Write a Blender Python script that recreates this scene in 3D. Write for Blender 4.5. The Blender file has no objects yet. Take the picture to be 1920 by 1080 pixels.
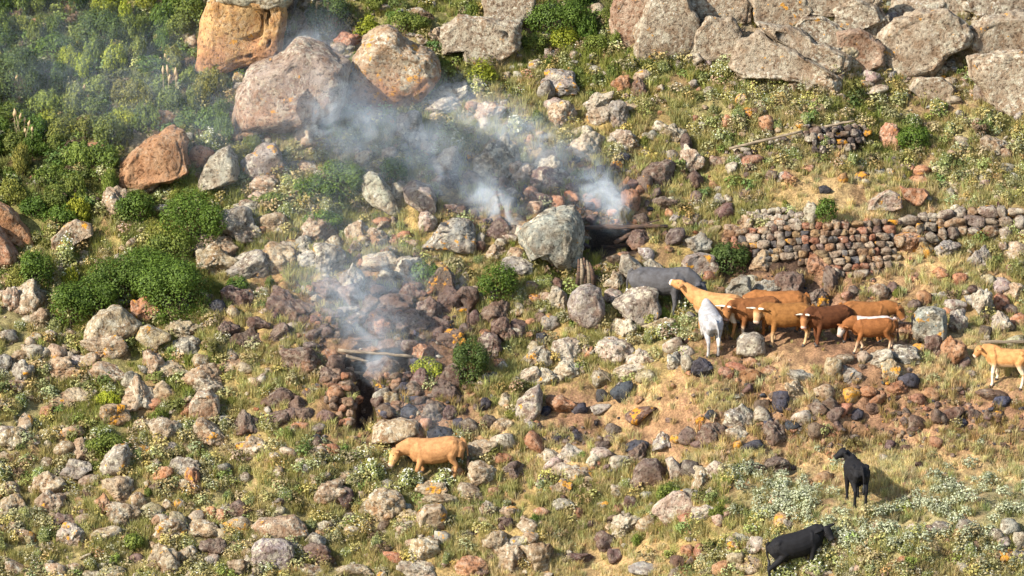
import bpy, bmesh, math, random
import numpy as np
from mathutils import Vector, Matrix
from mathutils.bvhtree import BVHTree

random.seed(7)
RNG = np.random.default_rng(7)
R = math.radians
scene = bpy.context.scene
COL = scene.collection

# ------------------------------------------------------------------ camera
PITCH = R(10.0)          # looking slightly down at the slope
DIST = 160.0             # metres to the middle of the picture
FPX = 9600.0             # focal length in photograph pixels (1920 wide)
CAM = np.array([0.0, -DIST * math.cos(PITCH), DIST * math.sin(PITCH)])
cam_data = bpy.data.cameras.new('camera')
cam_data.sensor_width = 36.0
cam_data.lens = 36.0 * FPX / 1920.0
cam_data.clip_start = 1.0
cam_data.clip_end = 3000.0
cam = bpy.data.objects.new('camera', cam_data)
COL.objects.link(cam)
cam.location = CAM
cam.rotation_euler = (math.pi / 2 - PITCH, 0, 0)
scene.camera = cam

# ------------------------------------------------------------------ light
SUN_DIR = Vector((0.71, 0.52, -0.53)).normalized()       # the way the light travels
world = bpy.data.worlds.new('World')
scene.world = world
world.use_nodes = True
wn = world.node_tree.nodes
wl = world.node_tree.links
wn.clear()
sky = wn.new('ShaderNodeTexSky')
sky.sky_type = 'NISHITA'
sky.sun_disc = False
sky.sun_elevation = math.asin(-SUN_DIR.z)
sky.sun_rotation = math.atan2(-SUN_DIR.x, -SUN_DIR.y)
bg = wn.new('ShaderNodeBackground')
bg.inputs['Strength'].default_value = 0.125
wo = wn.new('ShaderNodeOutputWorld')
wl.new(sky.outputs[0], bg.inputs['Color'])
wl.new(bg.outputs[0], wo.inputs['Surface'])
sun_data = bpy.data.lights.new('sun', 'SUN')
sun_data.energy = 4.6
sun_data.angle = R(0.5)
sun_data.color = (1.0, 0.935, 0.83)
sun = bpy.data.objects.new('sun', sun_data)
COL.objects.link(sun)
sun.rotation_euler = SUN_DIR.to_track_quat('-Z', 'Y').to_euler()
sun.location = (-60, -40, 80)

scene.view_settings.view_transform = 'Standard'
scene.view_settings.look = 'None'
scene.view_settings.gamma = 1.0
scene.view_settings.use_curve_mapping = False
scene.view_settings.exposure = 1.05
cy = scene.cycles
cy.max_bounces = 6
cy.diffuse_bounces = 3
cy.glossy_bounces = 1
cy.transmission_bounces = 3
cy.transparent_max_bounces = 6
cy.volume_bounces = 4
cy.volume_step_rate = 2.0
cy.volume_max_steps = 128
cy.use_denoising = True
try:
    cy.denoiser = 'OPENIMAGEDENOISE'
    cy.denoising_prefilter = 'ACCURATE'
except Exception:
    pass
cy.caustics_reflective = False
cy.caustics_refractive = False

# ------------------------------------------------------------------ numeric helpers
def hash3(i, j, k, seed):
    n = (i.astype(np.int64) * 374761393 + j.astype(np.int64) * 668265263 + k.astype(np.int64) * 2147483647 + seed * 974711) & 0x7fffffff
    n = ((n ^ (n >> 13)) * 1274126177) & 0x7fffffff
    n = ((n ^ (n >> 15)) * 2246822519) & 0x7fffffff
    return (n ^ (n >> 16)).astype(np.float64) / 0x7fffffff * 2 - 1

def vnoise(p, seed=0):
    p = np.asarray(p, float)
    f = np.floor(p).astype(np.int64)
    t = p - f
    t = t * t * t * (t * (t * 6 - 15) + 10)
    o = 0
    for a in (0, 1):
        wa = t[:, 0] if a else 1 - t[:, 0]
        for b in (0, 1):
            wb = t[:, 1] if b else 1 - t[:, 1]
            for c in (0, 1):
                wc = t[:, 2] if c else 1 - t[:, 2]
                o = o + wa * wb * wc * hash3(f[:, 0] + a, f[:, 1] + b, f[:, 2] + c, seed)
    return o

def fbm(p, octs=4, seed=0, gain=0.5):
    p = np.asarray(p, float)
    o, amp, s = 0, 1.0, 1.0
    for k in range(octs):
        o = o + amp * vnoise(p * s + 17.3 * k, seed + k)
        amp *= gain
        s *= 2.03
    return o

def sstep(a, b, x):
    t = np.clip((x - a) / (b - a), 0, 1)
    return t * t * (3 - 2 * t)

def ray_of(u, v):
    a = (np.asarray(u, float) - 960) / FPX
    b = (540 - np.asarray(v, float)) / FPX
    sx, cx = math.sin(PITCH), math.cos(PITCH)
    return np.stack([a, cx + b * sx, -sx + b * cx], -1)

def project(p):
    d = np.asarray(p, float) - CAM
    sx, cx = math.sin(PITCH), math.cos(PITCH)
    f = d[..., 1] * cx - d[..., 2] * sx
    up = d[..., 1] * sx + d[..., 2] * cx
    return 960 + FPX * d[..., 0] / f, 540 - FPX * up / f

# ------------------------------------------------------------------ object helpers
def link(o, parent=None):
    COL.objects.link(o)
    if parent is not None:
        o.parent = parent
    return o

def mesh_np(name, verts, faces, smooth=True):
    """faces: an (n,k) integer array."""
    m = bpy.data.meshes.new(name)
    verts = np.asarray(verts, np.float32)
    faces = np.asarray(faces, np.int32)
    n, k = faces.shape
    m.vertices.add(len(verts))
    m.vertices.foreach_set('co', verts.ravel())
    m.loops.add(n * k)
    m.loops.foreach_set('vertex_index', faces.ravel())
    m.polygons.add(n)
    m.polygons.foreach_set('loop_start', np.arange(0, n * k, k, dtype=np.int32))
    m.polygons.foreach_set('use_smooth', np.full(n, smooth))
    m.update(calc_edges=True)
    return m

def add_float(m, name, vals):
    a = m.attributes.new(name, 'FLOAT', 'POINT')
    a.data.foreach_set('value', np.asarray(vals, np.float32))

def add_color(m, name, vals):
    a = m.attributes.new(name, 'FLOAT_COLOR', 'POINT')
    v = np.ones((len(vals), 4), np.float32)
    v[:, :3] = vals
    a.data.foreach_set('color', v.ravel())

def tag(o, label=None, cat=None, group=None, kind=None):
    if label: o['label'] = label
    if cat: o['category'] = cat
    if group: o['group'] = group
    if cat and not kind: kind = 'thing'
    if kind: o['kind'] = kind
    return o

def obj(name, mesh, mat=None, parent=None, tint=None, **props):
    o = bpy.data.objects.new(name, mesh)
    if mat is not None and not mesh.materials:
        mesh.materials.append(mat)
    if tint is not None:
        o['tint'] = [float(c) for c in tint]
    for k, v in props.items():
        o[k] = v
    return link(o, parent)

def empty(name, loc, rz=0.0):
    o = bpy.data.objects.new(name, None)
    o.location = loc
    o.rotation_euler = (0, 0, rz)
    return link(o)

def tube(path, radii, seg=8, cap=True):
    """A tube of round cross sections; returns verts, quad faces as arrays."""
    path = np.asarray(path, float)
    n = len(path)
    radii = np.asarray(radii, float)
    if radii.ndim == 0:
        radii = np.full(n, float(radii))
    if radii.ndim == 1:
        radii = np.stack([radii, radii], 1)
    vs, fs = [], []
    for i in range(n):
        t = path[min(i + 1, n - 1)] - path[max(i - 1, 0)]
        t = t / (np.linalg.norm(t) + 1e-9)
        ref = np.array([0, 1, 0]) if abs(t[1]) < 0.9 else np.array([1, 0, 0])
        a = np.cross(t, ref); a /= np.linalg.norm(a)
        b = np.cross(a, t)
        for k in range(seg):
            q = 2 * math.pi * k / seg
            vs.append(path[i] + a * math.cos(q) * radii[i, 0] + b * math.sin(q) * radii[i, 1])
    for i in range(n - 1):
        for k in range(seg):
            k2 = (k + 1) % seg
            fs.append((i * seg + k, i * seg + k2, (i + 1) * seg + k2, (i + 1) * seg + k))
    if cap:
        for i, flip in ((0, True), (n - 1, False)):
            c = len(vs)
            vs.append(path[i])
            for k in range(seg):
                k2 = (k + 1) % seg
                f = (i * seg + k2, i * seg + k, c, c) if flip else (i * seg + k, i * seg + k2, c, c)
                fs.append(f)
    return np.array(vs), fs

def build(name, parts, mat, parent=None, smooth=True):
    """Join several (verts, faces) into one mesh object."""
    bm = bmesh.new()
    for vs, fs in parts:
        bv = [bm.verts.new(v) for v in vs]
        for f in fs:
            f = list(dict.fromkeys(f))
            if len(f) > 2:
                try:
                    bm.faces.new([bv[i] for i in f])
                except ValueError:
                    pass
    bmesh.ops.recalc_face_normals(bm, faces=bm.faces)
    m = bpy.data.meshes.new(name)
    bm.to_mesh(m)
    bm.free()
    m.polygons.foreach_set('use_smooth', np.full(len(m.polygons), smooth))
    return obj(name, m, mat, parent)

# ------------------------------------------------------------------ materials
class NT:
    def __init__(self, name):
        self.m = bpy.data.materials.new(name)
        self.m.use_nodes = True
        self.t = self.m.node_tree
        self.t.nodes.clear()
        self.out = self.t.nodes.new('ShaderNodeOutputMaterial')
    def n(self, typ, **kw):
        x = self.t.nodes.new(typ)
        for k, v in kw.items():
            setattr(x, k, v)
        return x
    def l(self, a, b):
        self.t.links.new(a, b)
    def val(self, sock, v):
        if hasattr(v, 'is_linked') or hasattr(v, 'links'):
            self.l(v, sock)
        else:
            sock.default_value = v
    def attr(self, name, typ='GEOMETRY'):
        return self.n('ShaderNodeAttribute', attribute_name=name, attribute_type=typ)
    def math(self, op, a, b=0.0, clamp=False):
        x = self.n('ShaderNodeMath', operation=op, use_clamp=clamp)
        self.val(x.inputs[0], a); self.val(x.inputs[1], b)
        return x.outputs[0]
    def mix(self, f, a, b, mode='MIX'):
        x = self.n('ShaderNodeMix', data_type='RGBA', blend_type=mode)
        self.val(x.inputs[0], f)
        for s, v in ((x.inputs[6], a), (x.inputs[7], b)):
            self.val(s, v if hasattr(v, 'links') else (*v, 1.0))
        return x.outputs[2]
    def noise(self, vec, scale, detail=3.0, rough=0.55, dist=0.0):
        x = self.n('ShaderNodeTexNoise')
        self.l(vec, x.inputs['Vector'])
        x.inputs['Scale'].default_value = scale
        x.inputs['Detail'].default_value = detail
        x.inputs['Roughness'].default_value = rough
        x.inputs['Distortion'].default_value = dist
        return x.outputs['Fac']
    def ramp(self, f, a, b, lo=0.0, hi=1.0):
        x = self.n('ShaderNodeMapRange', interpolation_type='SMOOTHSTEP')
        self.val(x.inputs[0], f)
        x.inputs[1].default_value = a; x.inputs[2].default_value = b
        x.inputs[3].default_value = lo; x.inputs[4].default_value = hi
        return x.outputs[0]

def rock_material(name, atype):
    """Lichen-covered volcanic rock; tint, lichen, orange, stain come from each rock."""
    k = NT(name)
    geo = k.n('ShaderNodeNewGeometry')
    pos = geo.outputs['Position']
    oi = k.n('ShaderNodeObjectInfo')
    tint = k.attr('tint', atype).outputs['Color']
    lich = k.attr('lichen', atype).outputs['Fac']
    orng = k.attr('orange', atype).outputs['Fac']
    stain = k.attr('stain', atype).outputs['Fac']
    tc = k.n('ShaderNodeTexCoord')
    sep = k.n('ShaderNodeSeparateXYZ')
    k.l(tc.outputs['Object'], sep.inputs[0])
    n1 = k.noise(pos, 2.2, 5, 0.62)
    n2 = k.noise(pos, 9.0, 5, 0.65)
    n3 = k.noise(pos, 5.5, 4, 0.6, 0.6)
    n4 = k.noise(pos, 26.0, 3, 0.7)
    n7 = k.noise(pos, 0.75, 4, 0.6, 0.8)
    lich = k.math('MULTIPLY', lich, k.ramp(n7, 0.38, 0.60, 0.30, 1.25), True)
    mp = k.n('ShaderNodeMapping')
    mp.inputs['Scale'].default_value = (2.6, 2.6, 0.45)
    k.l(pos, mp.inputs[0])
    n6 = k.noise(mp.outputs[0], 1.0, 5, 0.65)
    col = k.mix(k.ramp(n1, 0.32, 0.68), tint, k.mix(1.0, tint, (0.62, 0.50, 0.42), 'MULTIPLY'))
    # rusty foot of the rock, where soil and water stain it
    foot = k.math('ADD', k.math('MULTIPLY', sep.outputs['Z'], -1.0), k.math('MULTIPLY', k.math('SUBTRACT', n1, 0.5), 2.4))
    footf = k.math('MULTIPLY', k.ramp(foot, -0.25, 0.75), stain)
    col = k.mix(footf, col, (0.33, 0.170, 0.085))
    lich = k.math('MULTIPLY', lich, k.math('SUBTRACT', 1.0, k.math('MULTIPLY', footf, 0.85), True))
    # pale crustose lichen in blotches
    lf = k.math('MULTIPLY', k.ramp(n3, 0.46, 0.60), lich)
    col = k.mix(lf, col, (0.40, 0.360, 0.270))
    lf2 = k.math('MULTIPLY', k.ramp(n2, 0.58, 0.66), lich)
    col = k.mix(lf2, col, (0.56, 0.52, 0.44))
    # dark pits and grain
    col = k.mix(k.ramp(n2, 0.47, 0.36), col, k.mix(1.0, col, (0.36, 0.32, 0.30), 'MULTIPLY'))
    col = k.mix(k.ramp(n4, 0.35, 0.65, 0.0, 0.35), k.mix(1.0, col, (1.12, 1.12, 1.12), 'MULTIPLY'), k.mix(1.0, col, (0.55, 0.53, 0.52), 'MULTIPLY'))
    # water streaks running down the faces
    col = k.mix(k.ramp(n6, 0.54, 0.68, 0.0, 0.55), col, k.mix(1.0, col, (0.42, 0.38, 0.37), 'MULTIPLY'))
    # orange lichen
    vec = k.n('ShaderNodeVectorMath', operation='ADD')
    k.l(pos, vec.inputs[0]); vec.inputs[1].default_value = (31.0, 7.0, 3.0)
    n5 = k.noise(vec.outputs[0], 2.6, 4, 0.6)
    of = k.ramp(k.math('ADD', n5, k.math('MULTIPLY', orng, 0.30)), 0.65, 0.70)
    of = k.math('MULTIPLY', of, k.ramp(n2, 0.36, 0.55))
    col = k.mix(of, col, (0.52, 0.24, 0.025))
    bs = k.n('ShaderNodeBsdfPrincipled')
    k.l(col, bs.inputs['Base Color'])
    bs.inputs['Roughness'].default_value = 0.9
    bs.inputs['Specular IOR Level'].default_value = 0.2
    bp = k.n('ShaderNodeBump')
    bp.inputs['Strength'].default_value = 0.9
    bp.inputs['Distance'].default_value = 0.10
    h = k.math('ADD', k.math('MULTIPLY', n2, 0.9), k.math('MULTIPLY', n4, 0.3))
    k.l(h, bp.inputs['Height'])
    k.l(bp.outputs[0], bs.inputs['Normal'])
    k.l(bs.outputs[0], k.out.inputs['Surface'])
    return k.m

def leaf_material(name, lo, hi, atype, trans=0.3, flower=None):
    """Leaf colour runs lo..hi by each leaf's own 'var'; tint multiplies per plant; petals where 'petal' is 1."""
    k = NT(name)
    var = k.attr('var').outputs['Fac']
    tint = k.attr('tint', atype).outputs['Color']
    col = k.mix(var, lo, hi)
    col = k.mix(1.0, col, tint, 'MULTIPLY')
    if flower:
        col = k.mix(k.attr('petal').outputs['Fac'], col, flower)
    d = k.n('ShaderNodeBsdfPrincipled')
    k.l(col, d.inputs['Base Color'])
    d.inputs['Roughness'].default_value = 0.6
    d.inputs['Specular IOR Level'].default_value = 0.25
    tr = k.n('ShaderNodeBsdfTranslucent')
    k.l(k.mix(1.0, col, (1.1, 1.15, 0.6), 'MULTIPLY'), tr.inputs['Color'])
    mx = k.n('ShaderNodeMixShader')
    mx.inputs[0].default_value = trans
    k.l(d.outputs[0], mx.inputs[1]); k.l(tr.outputs[0], mx.inputs[2])
    k.l(mx.outputs[0], k.out.inputs['Surface'])
    return k.m

def wood_material(name, a, b):
    k = NT(name)
    tc = k.n('ShaderNodeNewGeometry')
    mp = k.n('ShaderNodeMapping')
    mp.inputs['Scale'].default_value = (3, 12, 30)
    k.l(tc.outputs['Position'], mp.inputs[0])
    n = k.noise(mp.outputs[0], 1.5, 5, 0.6)
    bs = k.n('ShaderNodeBsdfPrincipled')
    k.l(k.mix(k.ramp(n, 0.35, 0.65), a, b), bs.inputs['Base Color'])
    bs.inputs['Roughness'].default_value = 0.85
    bp = k.n('ShaderNodeBump'); bp.inputs['Strength'].default_value = 0.7; bp.inputs['Distance'].default_value = 0.03
    k.l(n, bp.inputs['Height']); k.l(bp.outputs[0], bs.inputs['Normal'])
    k.l(bs.outputs[0], k.out.inputs['Surface'])
    return k.m

def plain_material(name, col, rough=0.6, spec=0.3):
    k = NT(name)
    geo = k.n('ShaderNodeNewGeometry')
    n = k.noise(geo.outputs['Position'], 14.0, 3)
    bs = k.n('ShaderNodeBsdfPrincipled')
    k.l(k.mix(k.ramp(n, 0.3, 0.7), [c * 0.75 for c in col], [min(1, c * 1.15) for c in col]), bs.inputs['Base Color'])
    bs.inputs['Roughness'].default_value = rough
    bs.inputs['Specular IOR Level'].default_value = spec
    k.l(bs.outputs[0], k.out.inputs['Surface'])
    return k.m

M_ROCK = rock_material('lichen_rock', 'OBJECT')
M_RUBBLE = rock_material('rubble_rock', 'INSTANCER')
M_BUSH = leaf_material('bush_leaf', (0.055, 0.090, 0.016), (0.200, 0.260, 0.050), 'OBJECT', 0.25, (0.62, 0.62, 0.52))
M_GRASS = leaf_material('grass_blade', (0.6, 0.6, 0.6), (1.25, 1.25, 1.25), 'INSTANCER', 0.35)
M_COVER = leaf_material('cover_leaf', (0.55, 0.55, 0.55), (1.3, 1.3, 1.3), 'INSTANCER', 0.25, (0.70, 0.69, 0.60))
M_WOOD = wood_material('grey_wood', (0.10, 0.075, 0.05), (0.27, 0.21, 0.14))
M_BURNT = wood_material('burnt_wood', (0.015, 0.012, 0.012), (0.13, 0.07, 0.04))
M_TWIG = wood_material('twig_bark', (0.05, 0.035, 0.02), (0.14, 0.10, 0.06))

# ------------------------------------------------------------------ ground composition seen over the slope, one letter per 60 px
ZONE = """
GGGGGGttttdggggtttGGdttttttttttt
GGGGGGtttttttgttgggggogttttttttt
GGGGGGGttttttggooggggggfttttttto
GGGGGGGtttggggooooooofffffggfffo
GGGGttGGffffffoooooooofofffggfff
GGGGtgggfffffooddoddooooyyyyofff
gGGgggggffgooodddddddooooyyyyyoo
gggogoggooooooooodddooooyyyyyyof
ffgggogoooodoooogggdoorrrrryyyyo
ffgggggoodddddooooooooorrrrroooo
ffgggooooddddddoooooffrrrrrrryyo
ffffgggooodddddoooofoorryrrryyyy
ffggggfooorddrroorryyryrryrrrrrr
ffggffffooorrrryyrryrrrrrrrrrrrr
fffgffffoofffffoyyyyryyyyyyyyyyy
ffooofffffffoooooooooogXXXyyyXXX
ffooofffffofooooooyoooofyXXXXXXX
fffooffffffoooyyyyyyyofffffffyff
""".split()
CODES = 'GgfyordtX'
ZIDX = np.array([[CODES.index(c) for c in row] for row in ZONE])

def zone_at(u, v, jitter=22.0):
    u = np.asarray(u, float); v = np.asarray(v, float)
    ju = u + RNG.normal(0, jitter, u.shape)
    jv = v + RNG.normal(0, jitter, v.shape)
    i = np.clip((jv / 60).astype(int), 0, 17)
    j = np.clip((ju / 60).astype(int), 0, 31)
    return ZIDX[i, j]

# ------------------------------------------------------------------ the slope
def axis_steps(lo, hi, step, far_lo, far_hi):
    a = list(np.arange(lo, hi + 0.1, step))
    s, x = step, a[0]
    while x > far_lo:
        s *= 1.25; x -= s; a.insert(0, x)
    s, x = step, a[-1]
    while x < far_hi:
        s *= 1.25; x += s; a.append(x)
    return np.array(a)

US = axis_steps(-120, 2040, 4.0, -4500, 6400)
VS = axis_steps(-120, 1200, 4.0, -2300, 3200)
UU, VV = np.meshgrid(US, VS)

def box(u, v, u0, u1, v0, v1, s=18.0):
    return sstep(u0 - s, u0 + s, u) * (1 - sstep(u1 - s, u1 + s, u)) * sstep(v0 - s, v0 + s, v) * (1 - sstep(v1 - s, v1 + s, v))

def slope_angle(u, v):
    th = np.full(u.shape, 35.0)
    def put(val, u0, u1, v0, v1, s, su=120.0):
        nonlocal th
        m = sstep(u0 - su, u0 + su, u) * (1 - sstep(u1 - su, u1 + su, u)) * sstep(v0 - s, v0 + s, v) * (1 - sstep(v1 - s, v1 + s, v))
        th = th * (1 - m) + val * m
    put(46, 1230, 3600, -200, 165, 30)
    put(42, 300, 900, -100, 150, 40)
    put(20, 1400, 3400, 320, 400, 20)
    put(62, 1420, 1640, 416, 512, 9)
    put(45, 1760, 3400, 398, 445, 12)
    put(50, 1500, 1630, 240, 285, 8, 60)
    put(12, 1230, 3400, 590, 690, 24)
    put(46, 1260, 3400, 730, 850, 24)
    put(8, 1380, 3400, 868, 968, 18, 260.0)
    return th

TH = np.tan(np.radians(slope_angle(UU, VV)))
sx_, cx_ = math.sin(PITCH), math.cos(PITCH)
bb = (540 - VS) / FPX
TPHI = (-sx_ + bb * cx_) / (cx_ + bb * sx_)
RHO = np.zeros(UU.shape); ZZ = np.zeros(UU.shape)
i0 = int(np.argmin(abs(VS - 540)))
RHO[i0] = DIST * math.cos(PITCH)
ZZ[i0] = CAM[2] + RHO[i0] * TPHI[i0]
for i in list(range(i0 - 1, -1, -1)):
    t = TH[i]
    RHO[i] = (ZZ[i + 1] - CAM[2] - t * RHO[i + 1]) / (TPHI[i] - t)
    ZZ[i] = CAM[2] + RHO[i] * TPHI[i]
for i in range(i0 + 1, len(VS)):
    t = TH[i]
    RHO[i] = (ZZ[i - 1] - CAM[2] - t * RHO[i - 1]) / (TPHI[i] - t)
    ZZ[i] = CAM[2] + RHO[i] * TPHI[i]
rays = ray_of(UU, VV)
GP = np.empty(UU.shape + (3,))
GP[..., 0] = rays[..., 0] * RHO / rays[..., 1]
GP[..., 1] = RHO + CAM[1]
GP[..., 2] = ZZ
flat = GP.reshape(-1, 3)
disp = 0.26 * fbm(flat * 0.45, 2, 3) + 0.10 * fbm(flat * 1.7, 3, 9) + 0.03 * fbm(flat * 6.0, 2, 15)
flat = flat + disp[:, None] * np.array([0, -0.56, 0.83])
GP = flat.reshape(GP.shape)
# the two burnt-out shelters: hollows let into the slope
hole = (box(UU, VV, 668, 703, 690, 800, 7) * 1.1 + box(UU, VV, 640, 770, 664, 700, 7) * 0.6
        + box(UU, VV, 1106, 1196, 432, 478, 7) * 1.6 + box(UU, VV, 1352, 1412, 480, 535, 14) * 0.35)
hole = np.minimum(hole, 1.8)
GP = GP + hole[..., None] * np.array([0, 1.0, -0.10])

def _cell(arr, x):
    i = np.clip(np.searchsorted(arr, x) - 1, 0, len(arr) - 2)
    return i, np.clip((x - arr[i]) / (arr[i + 1] - arr[i]), 0, 1)

def ground(u, v):
    """The point of the slope that shows at (u, v)."""
    u = np.atleast_1d(np.asarray(u, float)); v = np.atleast_1d(np.asarray(v, float))
    j, a = _cell(US, u)
    i, b = _cell(VS, v)
    a = a[:, None]; b = b[:, None]
    return (GP[i, j] * (1 - a) + GP[i, j + 1] * a) * (1 - b) + (GP[i + 1, j] * (1 - a) + GP[i + 1, j + 1] * a) * b

def at_depth(u, v, y):
    r = ray_of(u, v)
    t = (y - CAM[1]) / r[..., 1]
    return CAM + r * np.asarray(t)[..., None]

NV, NU = UU.shape
idx = np.arange(NV * NU).reshape(NV, NU)
quads = np.stack([idx[1:, :-1], idx[1:, 1:], idx[:-1, 1:], idx[:-1, :-1]], -1).reshape(-1, 4)
gm = mesh_np('hillside', GP.reshape(-1, 3), quads)
SOIL = {'G': (0.10, 0.10, 0.035), 'g': (0.20, 0.19, 0.07), 'f': (0.26, 0.225, 0.11), 'y': (0.40, 0.285, 0.145), 'o': (0.29, 0.215, 0.09),
        'r': (0.245, 0.145, 0.092), 'd': (0.135, 0.085, 0.058), 't': (0.29, 0.24, 0.17), 'X': (0.24, 0.22, 0.12)}
soil_tab = np.array([SOIL[c] for c in CODES])
zc = np.zeros((NV * NU, 3))
for _ in range(5):
    zc += soil_tab[zone_at(UU.ravel(), VV.ravel(), 26.0)]
zc /= 5
# bare reddish earth here and there
bare = sstep(0.12, 0.55, fbm(GP.reshape(-1, 3) * 0.9, 3, 40))[:, None] * 0.65
zc = zc * (1 - bare) + np.array([0.27, 0.165, 0.095]) * bare
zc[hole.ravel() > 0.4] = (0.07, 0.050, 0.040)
walls = np.maximum(np.maximum(box(UU, VV, 1352, 1676, 424, 512, 6), box(UU, VV, 1690, 1930, 398, 442, 6)), box(UU, VV, 1514, 1620, 236, 282, 5))
wf = np.clip(walls.ravel() * 1.2, 0, 1)[:, None]
zc = zc * (1 - wf) + np.array([0.085, 0.055, 0.040]) * wf     # earth packed in the joints of the dry-stone walls
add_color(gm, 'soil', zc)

def ground_material():
    k = NT('hillside_soil')
    geo = k.n('ShaderNodeNewGeometry')
    pos = geo.outputs['Position']
    soil = k.attr('soil').outputs['Color']
    n1 = k.noise(pos, 3.0, 5, 0.65)
    n2 = k.noise(pos, 17.0, 4, 0.7)
    n3 = k.noise(pos, 0.7, 3, 0.6)
    col = k.mix(k.ramp(n1, 0.3, 0.7), k.mix(1.0, soil, (0.62, 0.60, 0.58), 'MULTIPLY'), k.mix(1.0, soil, (1.25, 1.22, 1.15), 'MULTIPLY'))
    col = k.mix(k.ramp(n2, 0.35, 0.68), k.mix(1.0, col, (0.60, 0.58, 0.55), 'MULTIPLY'), k.mix(1.0, col, (1.3, 1.28, 1.25), 'MULTIPLY'))
    col = k.mix(k.ramp(n3, 0.55, 0.72, 0, 0.4), col, (0.33, 0.20, 0.11))
    bs = k.n('ShaderNodeBsdfPrincipled')
    k.l(col, bs.inputs['Base Color'])
    bs.inputs['Roughness'].default_value = 0.95
    bs.inputs['Specular IOR Level'].default_value = 0.1
    bp = k.n('ShaderNodeBump'); bp.inputs['Strength'].default_value = 1.0; bp.inputs['Distance'].default_value = 0.09
    k.l(k.math('ADD', k.math('MULTIPLY', n1, 0.8), k.math('MULTIPLY', n2, 0.4)), bp.inputs['Height'])
    k.l(bp.outputs[0], bs.inputs['Normal'])
    k.l(bs.outputs[0], k.out.inputs['Surface'])
    return k.m
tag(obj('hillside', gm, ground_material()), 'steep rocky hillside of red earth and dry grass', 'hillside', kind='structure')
_gv = [tuple(p) for p in GP.reshape(-1, 3)]
BVH = BVHTree.FromPolygons(_gv, [tuple(q) for q in quads])
del _gv

def ground_z(x, y, default=0.0):
    h = BVH.ray_cast(Vector((x, y, 200.0)), Vector((0, 0, -1)))
    return h[0].z if h[0] is not None else default

# ------------------------------------------------------------------ rocks
ROCK_TINT = {'t': (0.325, 0.252, 0.165), 'g': (0.250, 0.232, 0.200), 'w': (0.365, 0.320, 0.250), 'd': (0.140, 0.098, 0.080),
             'r': (0.35, 0.185, 0.105), 'k': (0.060, 0.060, 0.075), 'o': (0.38, 0.24, 0.11), 'b': (0.085, 0.105, 0.150)}
ROCK_LOOK = {'t': (0.75, -0.02, 0.28), 'g': (0.80, -0.05, 0.12), 'w': (0.95, -0.05, 0.18), 'd': (0.22, -0.10, 0.18),
             'r': (0.30, -0.06, 0.35), 'k': (0.08, -0.2, 0.0), 'o': (0.45, 0.50, 0.25), 'b': (0.05, -0.2, 0.0)}   # lichen, orange, stain

def ico(sub):
    bm = bmesh.new()
    bmesh.ops.create_icosphere(bm, subdivisions=sub, radius=1.0)
    v = np.array([x.co[:] for x in bm.verts])
    f = np.array([[x.index for x in q.verts] for q in bm.faces], np.int32)
    bm.free()
    return v, f
ICO = {k: ico(k) for k in (2, 3, 4, 5, 6)}

def chip(d, rad, rng, n, lo, hi):
    """Knock flat facets off a rounded rock: planes cut the radius, with softened edges."""
    for _ in range(n):
        q = rng.normal(size=3); q /= np.linalg.norm(q)
        c = rng.uniform(lo, hi)
        dq = d @ q
        lim = c / np.maximum(dq, 1e-3)
        lim = np.where(dq > 0.05, lim, 9.0)
        kk = 42.0
        rad = -np.log(np.exp(-kk * rad) + np.exp(-kk * np.minimum(lim, 4.0))) / kk
    return rad

def rock_verts(seed, sub, blocky, rough=1.0, feature=1.0, squared=False):
    rng = np.random.default_rng(seed)
    d, f = ICO[sub]
    rad = np.ones(len(d))
    if squared:                      # quarried block: nearer a brick than a ball
        rad = (np.abs(d) ** 5).sum(1) ** -0.2 * 0.85
    rad = chip(d, rad, rng, rng.integers(9, 15) if blocky else rng.integers(6, 10), 0.42 if blocky else 0.52, 0.78 if blocky else 0.88)
    o = rng.uniform(-50, 50, 3)
    rad = rad * (1 + 0.20 * rough * fbm(d * 1.4 + o, 2, seed) + 0.075 * rough * fbm(d * 4.2 * feature + o, 3, seed + 5))
    crack = np.abs(vnoise(d * 2.3 + o * 1.7, seed + 9))
    rad = rad - 0.07 * rough * (1 - sstep(0.0, 0.09, crack))
    if sub >= 4:
        rad = rad + 0.032 * rough * fbm(d * 12.0 * feature + o, 2, seed + 7)
    p = d * rad[:, None]
    lo, hi = p.min(0), p.max(0)
    return (p - (lo + hi) / 2) / ((hi - lo) / 2), f

PROTO = []
for i in range(30):
    v_, f_ = rock_verts(100 + i, 5, i >= 10)
    PROTO.append(mesh_np('rock', v_, f_))
    PROTO[-1].materials.append(M_ROCK)

ROCKS = []        # (object, u, v, w, h, type)

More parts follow.
